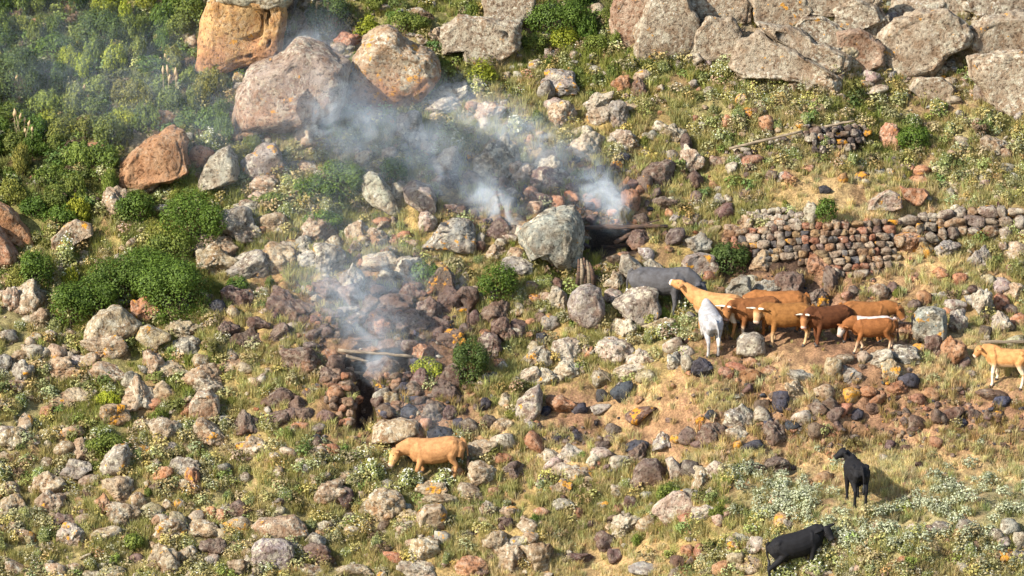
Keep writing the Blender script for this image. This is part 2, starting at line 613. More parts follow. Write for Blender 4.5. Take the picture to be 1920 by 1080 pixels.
def outline_rock(name, poly, typ, depth=0.8, seed=1, sub=6, rough=1.0, sink=0.40, push=0.42, face=0.42, pits=(), big=1.0):
    """A boulder whose silhouette from the front follows poly (photograph px) and which bulges in depth like a real one."""
    poly = np.array(poly, float)
    u0, v0 = poly.min(0); u1, v1 = poly.max(0)
    cu, cv = (u0 + u1) / 2, (v0 + v1) / 2
    w, h = u1 - u0, v1 - v0
    d, f = ICO[sub]
    ang = np.arctan2(d[:, 2], d[:, 0])
    rng = np.random.default_rng(seed)
    # radius of the outline in every direction from its middle
    pts = np.stack([(poly[:, 0] - cu) / (w / 2), -(poly[:, 1] - cv) / (h / 2)], 1)
    tab = np.zeros(720)
    for q in range(720):
        a = -math.pi + 2 * math.pi * q / 720
        dx, dz = math.cos(a), math.sin(a)
        best = 0
        for k in range(len(pts)):
            p1, p2 = pts[k], pts[(k + 1) % len(pts)]
            e = p2 - p1
            den = dx * e[1] - dz * e[0]
            if abs(den) < 1e-9:
                continue
            t = (p1[0] * e[1] - p1[1] * e[0]) / den
            s = (p1[0] * dz - p1[1] * dx) / den
            if t > 0 and -1e-6 <= s <= 1 + 1e-6:
                best = max(best, t)
        tab[q] = best
    ker = np.hanning(13); ker /= ker.sum()
    tab = np.convolve(np.concatenate([tab[-6:], tab, tab[:6]]), ker, 'valid')
    rr = np.interp(ang, -math.pi + 2 * math.pi * np.arange(720) / 720, tab)
    cosf = d[:, 1]
    rho = np.sqrt(np.maximum(1 - cosf ** 2, 0)) ** face       # fuller than an ellipsoid
    p = np.stack([np.cos(ang) * rr * rho, np.sign(cosf) * np.abs(cosf) ** 0.8, np.sin(ang) * rr * rho], 1)
    # facets on the front and back
    fac = chip(d, np.ones(len(d)) * 1.15, rng, 11, 0.60, 0.95)
    p[:, 1] *= np.clip(fac, 0.5, 1.2)
    t0 = np.linalg.norm(ground(cu, v1)[0] - CAM)
    mpp = t0 / FPX
    a, c = w / 2 * mpp * big, h / 2 * mpp * big
    b = (a + c) / 2 * depth
    p = p * np.array([a, b, c])
    o = rng.uniform(-50, 50, 3)
    nrm = d
    q = 0.13 * rough * fbm(p * 0.9 + o, 2, seed) + 0.11 * rough * fbm(p * 2.6 + o, 3, seed + 5) + 0.035 * rough * fbm(p * 8 + o, 2, seed + 8)
    crack = np.abs(vnoise(p * 1.1 + o, seed + 9))
    q = q - 0.10 * rough * (1 - sstep(0, 0.06, crack))
    q = q * np.array([0.55]) 
    p = p + nrm * q[:, None] * min(1.0, (a + c) / 1.6)
    for (pu, pv, pr, pd) in pits:        # weathered hollows in the face
        e = ((p[:, 0] - (pu - cu) * mpp) / (pr * 1.7 * mpp)) ** 2 + ((p[:, 2] + (pv - cv) * mpp) / (pr * mpp)) ** 2
        p[:, 1] += np.where(p[:, 1] < 0, pd * (1 - sstep(0.5, 1.15, e)), 0)
    if pits:                             # bedding ledges
        st = np.sin((p[:, 2] + 0.18 * p[:, 0] + 0.10 * fbm(p * 1.2, 2, 5)) * 13.0)
        p[:, 1] -= np.where(p[:, 1] < 0, 0.05 * np.clip(st * 2.0, -1, 1) * sstep(-0.2, 0.6, p[:, 2]), 0)
    g = ground(cu, cv + sink * h)[0]
    ctr = at_depth(cu, cv, g[1] + push * b)
    sc = np.array([a, b, c])
    m = mesh_np(name, p / sc, f)
    m.materials.append(M_ROCK)
    ob = obj(name, m)
    ob.location = ctr
    ob.scale = sc
    base = typ[0]
    li, og, st = ROCK_LOOK[base]
    if 'o' in typ[1:]:
        og = max(og, 0.22)
    rng2 = random.Random(seed)
    ob['tint'] = [c_ * rng2.uniform(0.92, 1.08) for c_ in ROCK_TINT[base]]
    ob['lichen'] = li; ob['orange'] = og; ob['stain'] = st
    ROCKS.append((ob, cu, cv, w, h, typ))
    return ob

def T(tile, s):
    """'x y x y ...' in 3x-enlarged tile pixels -> photograph pixels"""
    n = [float(x) for x in s.split()]
    return [(tile[0] + n[i] / 3, tile[1] + n[i + 1] / 3) for i in range(0, len(n), 2)]

T1, T2, T3 = (0, 0), (640, 0), (1280, 0)
T4, T5, T6 = (0, 360), (640, 360), (1280, 360)
T7, T8, T9 = (0, 720), (640, 720), (1280, 720)

HERO = [
 (T1, '1085 470 1105 330 1120 200 1120 140 1150 60 1175 0 1190 -90 1400 -130 1590 -90 1620 60 1610 150 1600 200 1590 280 1560 330 1470 350 1420 365 1380 370 1320 390 1270 410 1200 455', 'oX', 0.7, 'tall orange cliff-like boulder with hollows in its face at top', 'weathered orange sandstone'),
 (T1, '1310 760 1315 620 1330 520 1370 430 1410 370 1460 345 1560 315 1600 295 1640 245 1660 215 1740 215 1820 250 1900 310 1960 340 1965 430 1950 560 1900 660 1800 700 1640 730 1500 750 1400 760', 'tr', 0.75, 'huge rounded grey-brown boulder with smoke drifting across its right side', ''),
 (T2, '-5 620 20 470 60 330 120 245 115 215 200 165 270 140 320 160 380 230 450 270 510 300 545 350 555 420 520 490 440 560 330 610 180 640', 'tro', 0.75, 'huge pointed boulder with reddish lower face and orange lichen on its peak', ''),
 (T1, '660 1060 672 920 760 830 850 770 920 730 980 708 1040 725 1066 780 1058 850 1075 960 1000 1010 860 1040 760 1070', 'rS', 0.8, 'red wedge-shaped boulder standing at the lower edge of the green scrub', ''),
 (T1, '1085 1095 1120 1000 1180 900 1230 840 1290 820 1330 880 1350 940 1345 1010 1200 1070 1110 1100', 'g', 0.8, 'grey slanting boulder right of the red wedge-shaped boulder', ''),
 (T1, '1350 900 1400 860 1470 815 1540 810 1590 870 1610 930 1590 990 1480 1015 1380 1000', 'go', 0.8, 'grey lichen-spotted block with a dark cleft on its left side', ''),
 (T2, '120 1090 118 990 160 965 210 975 250 1030 290 1085 330 1170 345 1215 290 1215 220 1180 150 1130', 'w', 0.7, 'pale lichened slab leaning to the left below the hazy bush', ''),
 (T5, '345 -20 420 -60 500 -30 540 30 545 130 500 150 430 110 370 60', 'g', 0.8, 'grey split boulder right of the pale leaning slab', ''),
 (T4, '-60 40 0 60 60 90 110 160 180 250 195 320 150 330 60 300 -60 330', 'r', 0.8, 'orange boulder cut by the left edge of the picture', ''),
 (T4, '-60 180 0 190 50 260 95 340 100 420 40 440 -60 440', 'rd', 0.8, 'dark red cracked rock under the orange boulder at left edge', ''),
 (T4, '280 320 290 260 350 200 430 155 510 190 525 240 430 300 340 350', 'to', 0.7, 'grey-tan wedge boulder right of the orange boulder at left edge', ''),
 (T4, '480 880 485 790 505 730 560 670 620 645 690 650 740 700 790 750 770 800 700 840 600 880', 'tr', 0.8, 'rounded boulder with rusty orange front below the big green bush', ''),
 (T4, '765 820 790 760 830 740 890 760 960 800 960 830 900 860 890 910 820 915', 'to', 0.8, 'tan boulder with orange flecks right of the rusty rounded boulder', ''),
 (T5, '435 310 520 240 560 185 640 150 720 170 750 220 770 290 765 345 680 340 600 320 520 320', 'go', 0.8, 'broad grey boulder with reddish top and orange lichen along its base', ''),
 (T5, '985 220 1010 180 1080 150 1130 120 1200 100 1250 80 1310 80 1350 130 1370 220 1365 320 1345 420 1300 470 1230 450 1190 400 1160 360 1110 350 1060 380 1030 320 995 280', 'g', 0.85, 'biggest grey boulder in the middle standing left of the burnt shelter', ''),
 (T5, '455 570 460 530 500 470 550 415 600 410 635 460 640 540 620 590 520 590', 'do', 0.8, 'dark brown dome of rock right of the hazy green bush', ''),
 (T5, '648 560 680 530 730 530 770 550 775 600 745 650 715 680 690 660 660 610', 'd', 0.7, 'smooth dark brown upright stone balanced on a narrow foot', ''),
 (T5, '1268 640 1290 570 1340 530 1400 512 1460 540 1480 600 1495 690 1470 740 1390 780 1330 750 1280 705', 'gs', 0.75, 'smooth grey dome-shaped boulder left of the grey cow', ''),
 (T5, '1520 620 1600 570 1700 530 1780 545 1775 610 1795 680 1770 745 1690 770 1610 720', 'g', 0.8, 'grey lichened boulder in front of the grey cow', ''),
 (T6, '225 570 270 490 320 470 370 480 390 560 405 640 330 650 240 640', 'gs', 0.8, 'tall rounded grey boulder behind the horned brown cow', ''),
 (T6, '300 910 305 830 340 795 420 790 460 820 465 910 400 930', 'g', 0.8, 'grey boulder in front of the herd beside the white cow', ''),
 (T6, '0 470 -5 400 20 355 100 340 180 350 208 420 190 465 90 475', 'go', 0.8, 'broad grey boulder right above the tan cow with outstretched neck', ''),
 (T6, '1290 830 1290 700 1330 650 1410 640 1480 670 1490 760 1480 840 1380 860', 'go', 0.8, 'big pale grey boulder right of the herd in deep shade', ''),
 (T6, '1035 100 1050 50 1100 10 1160 -20 1220 10 1245 90 1190 115 1090 115', 'wo', 0.8, 'pale boulder topped with orange lichen in the dry grass above the wall', ''),
 (T6, '1215 -40 1260 -20 1360 -20 1385 10 1340 70 1290 80 1245 40', 'r', 0.7, 'reddish slab leaning on the orange-topped pale boulder', ''),
 (T3, '320 370 360 250 450 195 520 240 640 310 760 365 830 415 700 460 560 420 400 410', 'tX', 0.40, 'long wedge of bare outcrop tapering down to the right', ''),
 (T3, '1105 390 1120 300 1150 200 1220 130 1330 85 1450 90 1540 140 1585 200 1560 260 1460 300 1400 390 1250 420', 'tX', 0.45, 'large rounded slab of the pink-grey outcrop at upper right', ''),
 (T3, '1640 250 1660 160 1760 105 1900 100 1990 150 2000 330 1880 300 1750 330', 'tX', 0.45, 'massive outcrop boulder at the right edge near the top', ''),
 (T3, '650 170 690 110 780 105 850 150 900 190 905 250 840 265 760 240 700 200', 'gX', 0.40, 'grey bulging slab in the middle of the upper right outcrop', ''),
 (T3, '60 310 80 190 160 115 260 120 320 190 330 300 240 330 120 320', 'tX', 0.40, 'cracked pinkish outcrop slab at the outcrop left end', ''),
 (T7, '560 480 590 400 650 345 710 335 745 390 735 450 690 500 620 530 570 520', 'go', 0.8, 'tilted oval grey boulder with orange lichen streaks in the lower left', ''),
 (T7, '1395 800 1460 750 1560 740 1660 735 1710 790 1725 840 1680 870 1560 880 1450 860', 'tX', 0.8, 'wide flat-topped pinkish boulder in the flowering shrubs at bottom', ''),
 (T7, '1400 1010 1420 930 1480 880 1580 870 1650 900 1665 960 1620 1040 1500 1060', 'g', 0.8, 'grey domed boulder just under the wide flat-topped pinkish boulder', ''),
 (T7, '1060 190 1075 90 1110 40 1180 30 1230 70 1240 160 1200 210 1110 215', 'tr', 0.8, 'upright pinkish boulder with a paler rock perched on its head', ''),
 (T8, '965 190 985 90 1040 40 1110 5 1130 60 1135 150 1090 210 1030 230', 'go', 0.75, 'upright oval grey boulder with a dark shaded right edge below the shelter', ''),
 (T8, '160 340 170 240 230 195 340 190 430 210 440 270 360 330 260 350', 'tr', 0.7, 'broad slab of rock just above the head of the grazing tan cow', ''),
 (T8, '475 320 480 260 540 235 620 250 650 290 640 330', 'k', 0.8, 'blue-black block just above the back of the grazing tan cow', ''),
 (T8, '1640 560 1655 480 1700 425 1770 425 1820 480 1835 540 1780 575 1700 575', 'd', 0.75, 'boulder with a smooth purple-brown face beside an orange-lichened slab', ''),
 (T8, '1815 420 1860 400 1910 450 1930 520 1900 560 1850 540', 'wo', 0.7, 'narrow slab with orange lichen right of the purple-faced boulder', ''),
 (T8, '1740 720 1790 660 1860 605 1930 600 2000 640 2010 740 1940 790 1830 790', 'w', 0.8, 'white-lichened boulder sloping up to the right near the green tuft', ''),
 (T8, '425 830 430 720 470 685 560 680 595 720 590 820 520 850', 'to', 0.85, 'squarish tan boulder with a deep shadow on its right', ''),
 (T5, '515 1100 530 1040 580 990 640 955 670 970 675 1090 640 1110', 'd', 0.7, 'dark red-brown pointed slab left of the shaded dark bush', ''),
 (T5, '385 1080 410 1030 445 990 475 990 495 1050 480 1100 420 1110', 'd', 0.7, 'dark pointed stone left of the dark pointed slab', ''),
 (T5, '1715 450 1700 400 1740 370 1790 400 1830 440 1790 460', 'g', 0.7, 'grey slanting slab above the grey cow', ''),
 (T1, '1165 10 1230 -70 1400 -140 1600 -120 1640 0 1610 50 1530 62 1440 40 1330 22 1230 15', 'w', 0.8, 'pale grey cap rock lying on the orange cliff-like boulder', ''),
 (T3, '-240 340 -230 150 -165 -30 -20 -60 35 60 70 150 55 285 0 325', 'tX', 0.35, 'tall grey-tan outcrop slab right of the reddish cliff at the top', ''),
 (T3, '10 40 60 -60 300 -60 360 20 350 112 290 128 190 108 120 118 60 100', 'tX', 0.35, 'outcrop slab at the top edge above the cracked pinkish slab', ''),
 (T3, '425 95 430 -60 620 -60 700 60 650 140 560 170 470 135', 'tXo', 0.35, 'outcrop slab with orange lichen right of the grassy cleft at the top edge', ''),
 (T3, '450 150 560 165 665 185 745 245 835 280 900 310 895 375 830 395 760 345 640 285 530 225', 'tX', 0.35, 'narrow outcrop slab running down to the right above the long wedge', ''),
 (T3, '870 70 960 15 1085 55 1110 115 1010 150 1000 190 930 200 880 140', 'tX', 0.35, 'small outcrop slab in the middle of the top right outcrop', ''),
 (T3, '1000 140 1060 90 1155 92 1168 160 1135 238 1085 240 1030 190', 'g', 0.40, 'grey rounded outcrop block left of the large rounded slab', ''),
 (T3, '895 205 1000 190 1085 240 1115 265 1105 345 1010 390 905 375 885 285', 'rX', 0.35, 'reddish outcrop slab between grey blocks at upper right', ''),
 (T3, '1635 340 1720 330 1880 305 2020 345 2020 620 1900 640 1780 610 1700 490 1640 430', 'gX', 0.35, 'pale grey outcrop face at the right edge under the massive boulder', ''),
 (T3, '1290 500 1335 450 1450 440 1505 490 1512 555 1440 568 1340 540', 'tX', 0.45, 'brownish outcrop block with a dark right side in dry grass', ''),
 (T3, '1170 95 1200 15 1330 10 1450 15 1410 90 1280 105', 'tX', 0.40, 'flat outcrop block on top of the large rounded slab', ''),
 (T3, '1590 -60 2020 -60 2020 95 1880 108 1760 108 1630 45', 'tX', 0.35, 'outcrop slab in the top right corner', ''),
 (T3, '1435 -60 1595 -60 1595 35 1540 100 1465 65', 'g', 0.40, 'grey outcrop knob at the top edge left of the corner slab', ''),
 (T3, '690 -60 1110 -60 1070 45 930 25 860 80 715 65', 'tX', 0.35, 'long outcrop slab along the top edge of the upper right', ''),
 (T2, '1535 260 1540 60 1590 -30 1770 -30 1770 130 1745 230 1640 260', 'rX', 0.40, 'reddish brown cliff face in the top centre right of the shaded bush', ''),
 (T2, '830 -60 1095 -60 1070 60 985 140 880 170 820 135', 'wX', 0.40, 'pale tan outcrop block at the top edge left of the dark bush', ''),
 (T2, '595 170 680 100 825 130 965 150 970 270 860 355 720 360 695 270 600 300', 'tX', 0.40, 'broken grey-tan outcrop below the pale block right of the pointed boulder', ''),
 (T5, '1560 440 1570 350 1610 345 1680 400 1720 450 1700 500 1620 520', 'g', 0.7, 'grey pointed slab upper left of the grey cow', ''),
]

for i, (tile, poly, typ, dep, lab, _) in enumerate(HERO):
    big = (max(float(x) for x in poly.split()[0::2]) - min(float(x) for x in poly.split()[0::2])) > 330
    kw = {}
    if i == 0:
        kw = dict(face=0.26, rough=0.6, push=0.25, pits=[(458, 47, 7, 0.9), (440, 63, 4, 0.6), (404, 62, 4, 0.6), (487, 55, 7, 0.7), (497, 24, 8, 0.9), (503, 74, 4, 0.5), (402, 118, 3, 0.3), (470, 100, 4, 0.4)])
    elif i in (1, 2, 3):
        kw = dict(face=0.30, push=0.22)
    elif dep < 0.5:
        kw = dict(face=0.15, rough=1.15, push=-0.5, sink=0.30, big=1.22)
    elif 'cap' in lab.split()[:3]:
        kw = dict(push=-0.9, sink=0.5)
    o = outline_rock('boulder', T(tile, poly), typ, dep, 900 + i, 6 if big else 5, **kw)
    tag(o, lab, 'boulder', 'boulders strewn over the hillside')
    if dep < 0.5:
        o['stain'] = 0.04
        o['tint'] = [c * j for c, j in zip((0.310, 0.255, 0.185) if typ[0] != 'r' else (0.31, 0.215, 0.15), [random.Random(i).uniform(0.85, 1.12)] * 3)]
    if 's' in typ[1:]:
        o['lichen'] = 0.45
    if 'S' in typ[1:]:
        o['lichen'] = 0.25
HERO_N = len(ROCKS)
cliff = ROCKS[0][0]
for r in ROCKS:                      # the cap rock rests on the front edge of the cliff boulder
    if r[0].get('label', '').startswith('pale grey cap'):
        r[0].location = at_depth(r[1], r[2], cliff.location.y - cliff.scale.y * 0.12)
# the orange cliff boulder is weathered sandstone: its own colours
ROCKS[0][0]['tint'] = [0.47, 0.30, 0.13]; ROCKS[0][0]['lichen'] = 0.22; ROCKS[0][0]['orange'] = 0.02; ROCKS[0][0]['stain'] = 0.9
ROCKS[1][0]['lichen'] = 0.55; ROCKS[2][0]['stain'] = 1.7; ROCKS[1][0]['stain'] = 0.45; ROCKS[1][0]['tint'] = [0.285, 0.225, 0.180]

LIST = {
 (0, 0): '1130 890 150 120 r;930 670 110 90 r;550 850 190 80 r;1730 770 200 180 t;385 40 70 40 r;185 130 50 30 r;700 75 70 45 r;1380 745 170 60 r;1740 950 120 60 t;1880 120 110 130 r;1640 40 60 180 g;1500 1050 170 110 t;800 1060 260 90 t -20',
 (640, 0): '50 240 150 120 r;260 75 260 90 t -25;430 80 110 80 t;690 65 190 120 g;970 45 310 210 t;740 160 260 150 g;540 235 110 130 t#;770 250 190 160 t;900 260 170 160 t;850 320 300 110 t;1440 30 110 90 t;1650 130 230 290 rX;1620 20 260 130 g;1860 90 190 230 t;1840 250 140 100 t;1180 300 90 60 g;1430 375 80 60 g;1010 375 40 30 t;1225 485 190 150 go;1150 500 90 110 g;1190 570 100 90 w;1240 650 140 140 t;1690 445 85 80 w;1590 485 130 110 r;1680 510 90 130 d#;1460 575 160 100 w -30;1450 655 120 90 w;1560 650 120 150 g;1380 730 65 75 w;1590 790 150 100 w;1810 700 110 70 w;1880 760 110 110 t;1750 755 70 70 g;1380 840 180 150 w;1790 985 190 150 d;1710 1020 90 110 d;840 650 160 130 t#;800 690 70 80 w;740 590 80 80 r;610 530 200 110 g -25;570 600 200 90 g;190 650 90 90 t;110 630 80 50 t;400 745 150 210 g;480 815 80 90 t;560 920 200 150 g;870 890 210 230 g;980 870 75 80 w;980 930 80 90 t;1150 950 180 140 g;1170 1020 200 140 dw;1030 980 140 100 g;330 1060 100 90 w;200 910 60 50 w;130 880 90 70 t;150 940 90 70 g;270 860 90 70 t;620 1030 120 100 d;740 1010 120 90 d',
 (1280, 0): '20 150 220 260 t;180 40 340 160 t;330 60 80 120 g;240 310 150 80 t;560 30 280 130 t;540 120 300 120 t 20;860 215 100 110 g;640 190 280 80 t 25;740 270 270 130 t 28;850 330 120 110 g;400 420 180 90 t;930 330 130 110 t;1000 260 210 170 r;930 70 220 150 t;1080 150 150 160 g;1190 80 80 80 g;1280 90 110 80 w;1490 270 100 90 w;1260 340 220 120 t;1510 30 150 110 g;1700 50 210 110 t;1850 40 140 110 t;1900 220 150 220 t;1700 310 80 120 g;1860 390 210 170 g;1790 520 190 160 w;1690 510 100 180 g;1400 495 240 130 t;1050 420 110 70 w;820 490 140 90 t;1080 500 140 60 w;1340 50 90 50 w;470 685 90 110 r;1170 770 115 130 r;1570 790 95 50 w;1750 830 175 110 t;1650 700 80 50 t;1810 950 120 70 w;1350 950 90 70 r;1340 1000 130 50 r;900 1010 50 60 oo;50 890 120 130 w;60 970 90 110 d;20 780 60 120 d;250 700 60 80 r;70 660 50 50 r;400 900 120 70 r;190 870 80 60 t;245 860 70 50 t;600 1000 80 50 r;1010 980 80 60 d;800 1060 60 40 k;500 990 70 60 d',
 (0, 360): '645 80 130 160 t;900 340 80 45 w;1040 330 100 40 wo;1350 200 200 200 g;1400 100 150 80 g;1390 60 70 60 t;1450 20 90 60 t;1550 190 150 110 t;1210 300 200 110 t;1220 385 180 140 t;1130 330 90 60 w;1390 415 210 150 g;1560 370 180 140 t;1620 300 100 90 w;1800 215 150 140 t#;1890 260 80 90 t;1710 300 130 110 g;1720 390 120 100 g;1850 380 160 170 g;165 600 170 160 t;70 610 80 120 t;230 720 90 100 t;400 755 65 55 w;670 605 75 80 w;720 570 45 55 w;815 675 140 140 ro;1040 785 160 100 t;1060 885 170 120 g;590 885 200 130 to;650 900 90 60 t;1340 610 180 130 d;1230 660 90 90 k;1280 790 110 100 d;1370 840 180 110 d#;1450 760 110 90 d;1560 800 120 90 d;1640 650 210 150 d;1850 560 150 110 d;1680 960 190 130 dr;195 915 85 75 w;250 910 70 60 w;310 895 95 80 t;390 905 65 60 w;440 920 70 60 w;100 920 120 100 t;360 990 180 110 t;100 1025 190 150 g;30 980 70 100 g;860 970 120 120 t;960 1010 160 90 t;1130 950 75 65 t;1150 1050 190 120 t;630 1020 190 90 t;740 1040 90 80 g;500 960 110 80 t;1310 980 130 70 t;1510 1010 50 40 t;40 830 110 80 g;290 810 70 60 w;1860 1050 110 90 d;1890 960 70 100 d;1850 900 80 60 r;1640 1065 60 40 r',
 (640, 360): '90 230 110 110 t;190 265 110 90 t;490 180 100 120 w;660 115 150 80 d;890 210 130 110 d;970 220 60 80 d;895 290 65 55 w;870 340 120 70 t#;980 345 85 75 t;975 440 190 120 gk;230 400 190 110 w;370 430 150 110 w;290 490 150 100 g;55 510 130 180 g;60 595 130 120 d;390 580 110 110 d;600 625 150 140 d;480 665 130 120 d;180 640 110 100 d;290 650 180 120 d;240 745 200 150 r;400 745 150 130 d;560 775 130 90 d;40 870 110 100 d;620 840 120 100 do;870 690 140 110 d;910 785 100 120 d;1000 740 80 90 d;750 700 70 80 d;840 870 120 120 dw;860 560 60 60 k;1140 580 75 65 t;1220 610 95 130 w;1170 710 95 75 w;1070 525 60 55 w;1210 500 60 70 d;1540 500 95 90 t;1530 570 100 75 w;1580 770 170 120 w;1130 790 80 60 k;1270 900 150 130 w;1100 930 150 120 wo;1080 840 65 80 t;1535 905 190 150 w;1680 940 130 100 w;1630 1025 170 95 w;1270 1005 130 95 w;1050 1040 120 105 w;1160 1040 115 95 wo;1460 1030 90 75 t;1870 870 105 85 w;1890 965 100 110 g;1800 765 160 80 t;830 1055 75 65 k;230 990 160 100 d;460 915 110 110 r;380 875 80 60 d;1630 65 95 140 r#;1820 75 115 75 d;1690 140 80 60 d;1680 270 110 95 dr;1880 260 95 75 d;1720 340 100 70 g;1120 60 100 90 d;1210 60 85 80 r;1090 105 80 70 t;1450 640 50 60 g;1000 640 70 40 g;1110 700 60 50 d;700 480 50 50 t;1350 800 60 50 w;620 220 60 60 r',
 (1280, 360): '70 300 160 120 g;390 480 65 75 go;490 560 170 115 g;450 590 75 110 o;640 620 170 75 g;750 605 130 115 do;460 390 145 115 t;600 530 150 140 d;780 415 140 125 r;840 510 85 130 d;240 80 105 95 dk;450 110 85 55 w;530 110 85 55 w;580 140 75 45 w;490 150 85 45 t;180 175 75 40 t;280 175 85 50 t;360 165 75 45 t;720 85 75 135 w#;1410 65 55 42 r;1260 290 135 105 ro;1370 305 100 85 oo;1490 330 135 105 g;1670 370 125 110 g;1870 345 180 110 tr;1550 740 95 135 g;1680 640 115 160 w;1650 600 115 75 g;1800 740 115 125 w;1530 640 115 65 w;1880 560 125 85 t;1790 600 85 95 r;1890 720 85 85 r;1870 825 115 75 t;1300 640 65 65 d;1360 590 75 85 ro;1250 790 125 95 r;1100 560 115 75 to;960 570 55 55 d;1180 540 55 75 d;1040 570 45 45 d;1420 870 105 115 d;1530 895 135 150 r;1320 885 75 55 oo;1580 930 85 75 d;1110 945 130 115 w;1250 930 155 105 g;1020 945 65 75 t;1180 1005 135 115 to;1275 1045 105 75 k;940 1030 115 95 g;840 1000 95 95 t;900 960 105 65 t;670 1050 155 85 g;120 985 125 95 k;30 890 75 65 w;30 960 65 95 g;240 1000 95 65 r;390 1010 105 65 r;310 965 115 45 r;380 930 65 55 r;490 990 85 45 r;860 450 60 60 t;1450 470 90 60 r;1300 480 60 50 r;1560 500 70 60 r;1720 480 90 80 w;1800 500 110 90 w;1850 640 100 70 d;1700 790 70 70 d',
 (0, 720): '90 30 145 75 t;420 60 150 75 t;340 80 105 65 t;265 145 75 65 r;140 210 65 95 t;80 310 135 110 t;40 270 85 85 g;20 380 85 65 t;790 70 165 170 t;760 100 110 90 t;870 90 75 65 r;920 40 115 85 t;1170 0 150 110 w;1050 130 65 75 r;640 180 145 105 to;810 200 105 75 t;945 265 155 115 t;900 190 65 55 t;1180 270 145 115 to;1390 230 145 125 d;1560 200 105 85 d;1420 360 165 105 to;1570 80 165 85 d;1680 120 95 85 d;1720 190 115 85 d;1830 190 75 55 d;1890 60 85 95 r;1640 170 65 55 d;1860 370 115 65 r;1790 340 65 65 k;1630 420 85 50 t;410 270 105 60 t;360 345 85 75 t;450 370 115 105 t;430 475 155 95 g;490 500 75 75 t;285 560 155 105 t;290 670 145 115 t;75 680 105 95 t;20 720 65 75 t;360 770 115 75 d;400 860 145 125 wo;820 380 85 65 g;940 355 95 50 w;1030 480 175 120 g;920 525 95 65 r;1090 550 95 135 ro;680 600 165 120 t;780 640 75 65 t;570 690 95 125 r;690 740 155 115 t;850 690 95 75 t;890 750 75 65 r;920 740 95 65 g;990 760 75 85 t;950 830 155 105 to;1110 715 95 65 wo;1240 715 65 65 r;1190 700 55 55 r;1130 830 155 85 t;1240 820 85 65 t;1350 700 115 75 d;1340 770 115 65 t;1860 630 145 125 t;1660 860 115 75 t;1790 960 145 95 d;1770 870 95 85 g;1210 920 135 85 d;1350 1045 125 95 t;1740 1060 145 65 t;770 950 85 75 d;920 1010 140 170 t#;1020 980 145 95 t;640 1060 125 75 w;320 1050 105 75 t;420 1030 95 65 t;520 1060 85 45 t;100 1040 125 45 t;590 840 135 55 t;1340 890 55 45 w;60 560 90 70 t;150 860 100 60 t;700 480 0 0 t',
 (640, 720): '410 30 115 75 d;590 40 155 95 d;380 155 75 75 k;250 150 95 65 d;280 80 65 75 t;360 300 105 105 t;430 270 95 85 r;520 170 135 105 d;810 110 50 65 k;930 85 65 65 t;610 170 65 65 d;660 230 65 65 k;720 250 85 60 d;830 225 65 65 d;790 245 45 45 r;900 250 120 75 t;1240 130 155 115 r;1150 140 55 55 k;1340 135 75 65 k;1590 45 115 85 k;1470 50 65 65 k;1460 130 95 45 g;1690 165 135 55 d;1530 230 75 65 d;1350 295 85 35 k;910 330 115 85 w;1090 340 135 75 r;790 370 135 85 t;910 410 85 55 r;1300 400 175 115 w;1180 400 95 65 w;1190 450 105 55 w;1240 490 95 65 w;1330 520 125 95 to;1470 420 115 65 w;1560 440 105 85 w;1420 450 75 65 w;1660 400 95 105 d;1660 340 115 65 k;1820 330 135 105 g;1880 300 55 45 oo;1460 370 75 45 d;650 475 65 55 oo;800 510 135 115 t;730 570 115 65 t;970 490 105 85 d;510 600 135 85 to;540 660 175 65 t;250 690 165 155 t;380 730 95 75 t;30 610 65 95 d;150 650 75 85 t;40 700 85 55 g;570 870 95 95 g;470 950 135 135 t;300 960 115 55 r;420 1050 185 105 w;80 1060 165 65 t;730 1040 160 120 r;820 720 95 95 t#;940 740 115 75 to;1235 600 95 105 to#;1250 695 105 55 g;1130 740 75 55 r;880 910 135 125 t;960 1000 135 135 t;1100 990 155 165 t;990 905 95 45 g;1060 890 75 55 t;1330 980 155 55 d;930 820 65 55 d;1050 830 95 65 t;1600 800 150 120 w;1720 770 95 85 to;1480 860 85 85 do;1560 700 55 45 r;1700 1050 135 65 g;1540 940 65 65 d;1150 1070 85 35 w;1660 550 65 85 d',
 (1280, 720): '310 190 155 135 g;450 170 95 65 w;30 270 85 95 d;160 290 145 115 d;300 280 125 85 w;510 290 135 135 d;390 360 115 55 k;310 355 45 55 oo;450 100 85 75 d;550 95 95 95 k;640 50 115 115 t;800 50 105 85 t;950 50 85 85 oo;1040 40 85 55 ro;670 190 105 85 wo;760 160 105 65 d;830 130 75 65 d;910 140 95 55 r;860 180 85 65 d;760 270 110 85 d;860 240 135 95 d;620 240 75 45 k;1090 75 115 55 r;1070 110 75 55 d;1220 30 125 85 r;1320 60 85 55 r;980 160 55 65 k;1740 50 150 60 d;1790 105 90 60 b;1320 200 105 65 d;1530 160 95 65 d;1440 200 85 65 d;1560 200 65 55 k;1640 170 65 55 d;40 470 95 105 d;90 490 95 65 w;190 490 105 85 w;110 560 125 110 t;40 620 105 65 g;410 480 85 75 d;520 460 145 75 d;790 495 110 75 r;535 550 45 40 oo;120 730 125 85 w;30 750 95 75 r;200 750 65 65 wo;90 710 45 55 oo;560 770 75 85 oo;590 800 55 55 g;410 910 85 85 w;300 890 105 65 w;290 930 65 65 oo;380 1010 125 75 t;110 930 75 85 r;30 920 65 75 r;50 990 55 55 d;1310 820 95 65 wo;1380 830 85 75 t;1450 820 105 75 g;1100 800 55 55 t;1590 820 85 85 g;1840 830 95 85 wo;1890 870 75 95 w;1760 870 75 65 g;1820 960 95 65 oo;1890 960 85 75 g;1230 1020 155 85 r;1650 920 65 75 d;750 1050 175 75 w;220 1040 115 75 r;20 1040 55 65 r',
}
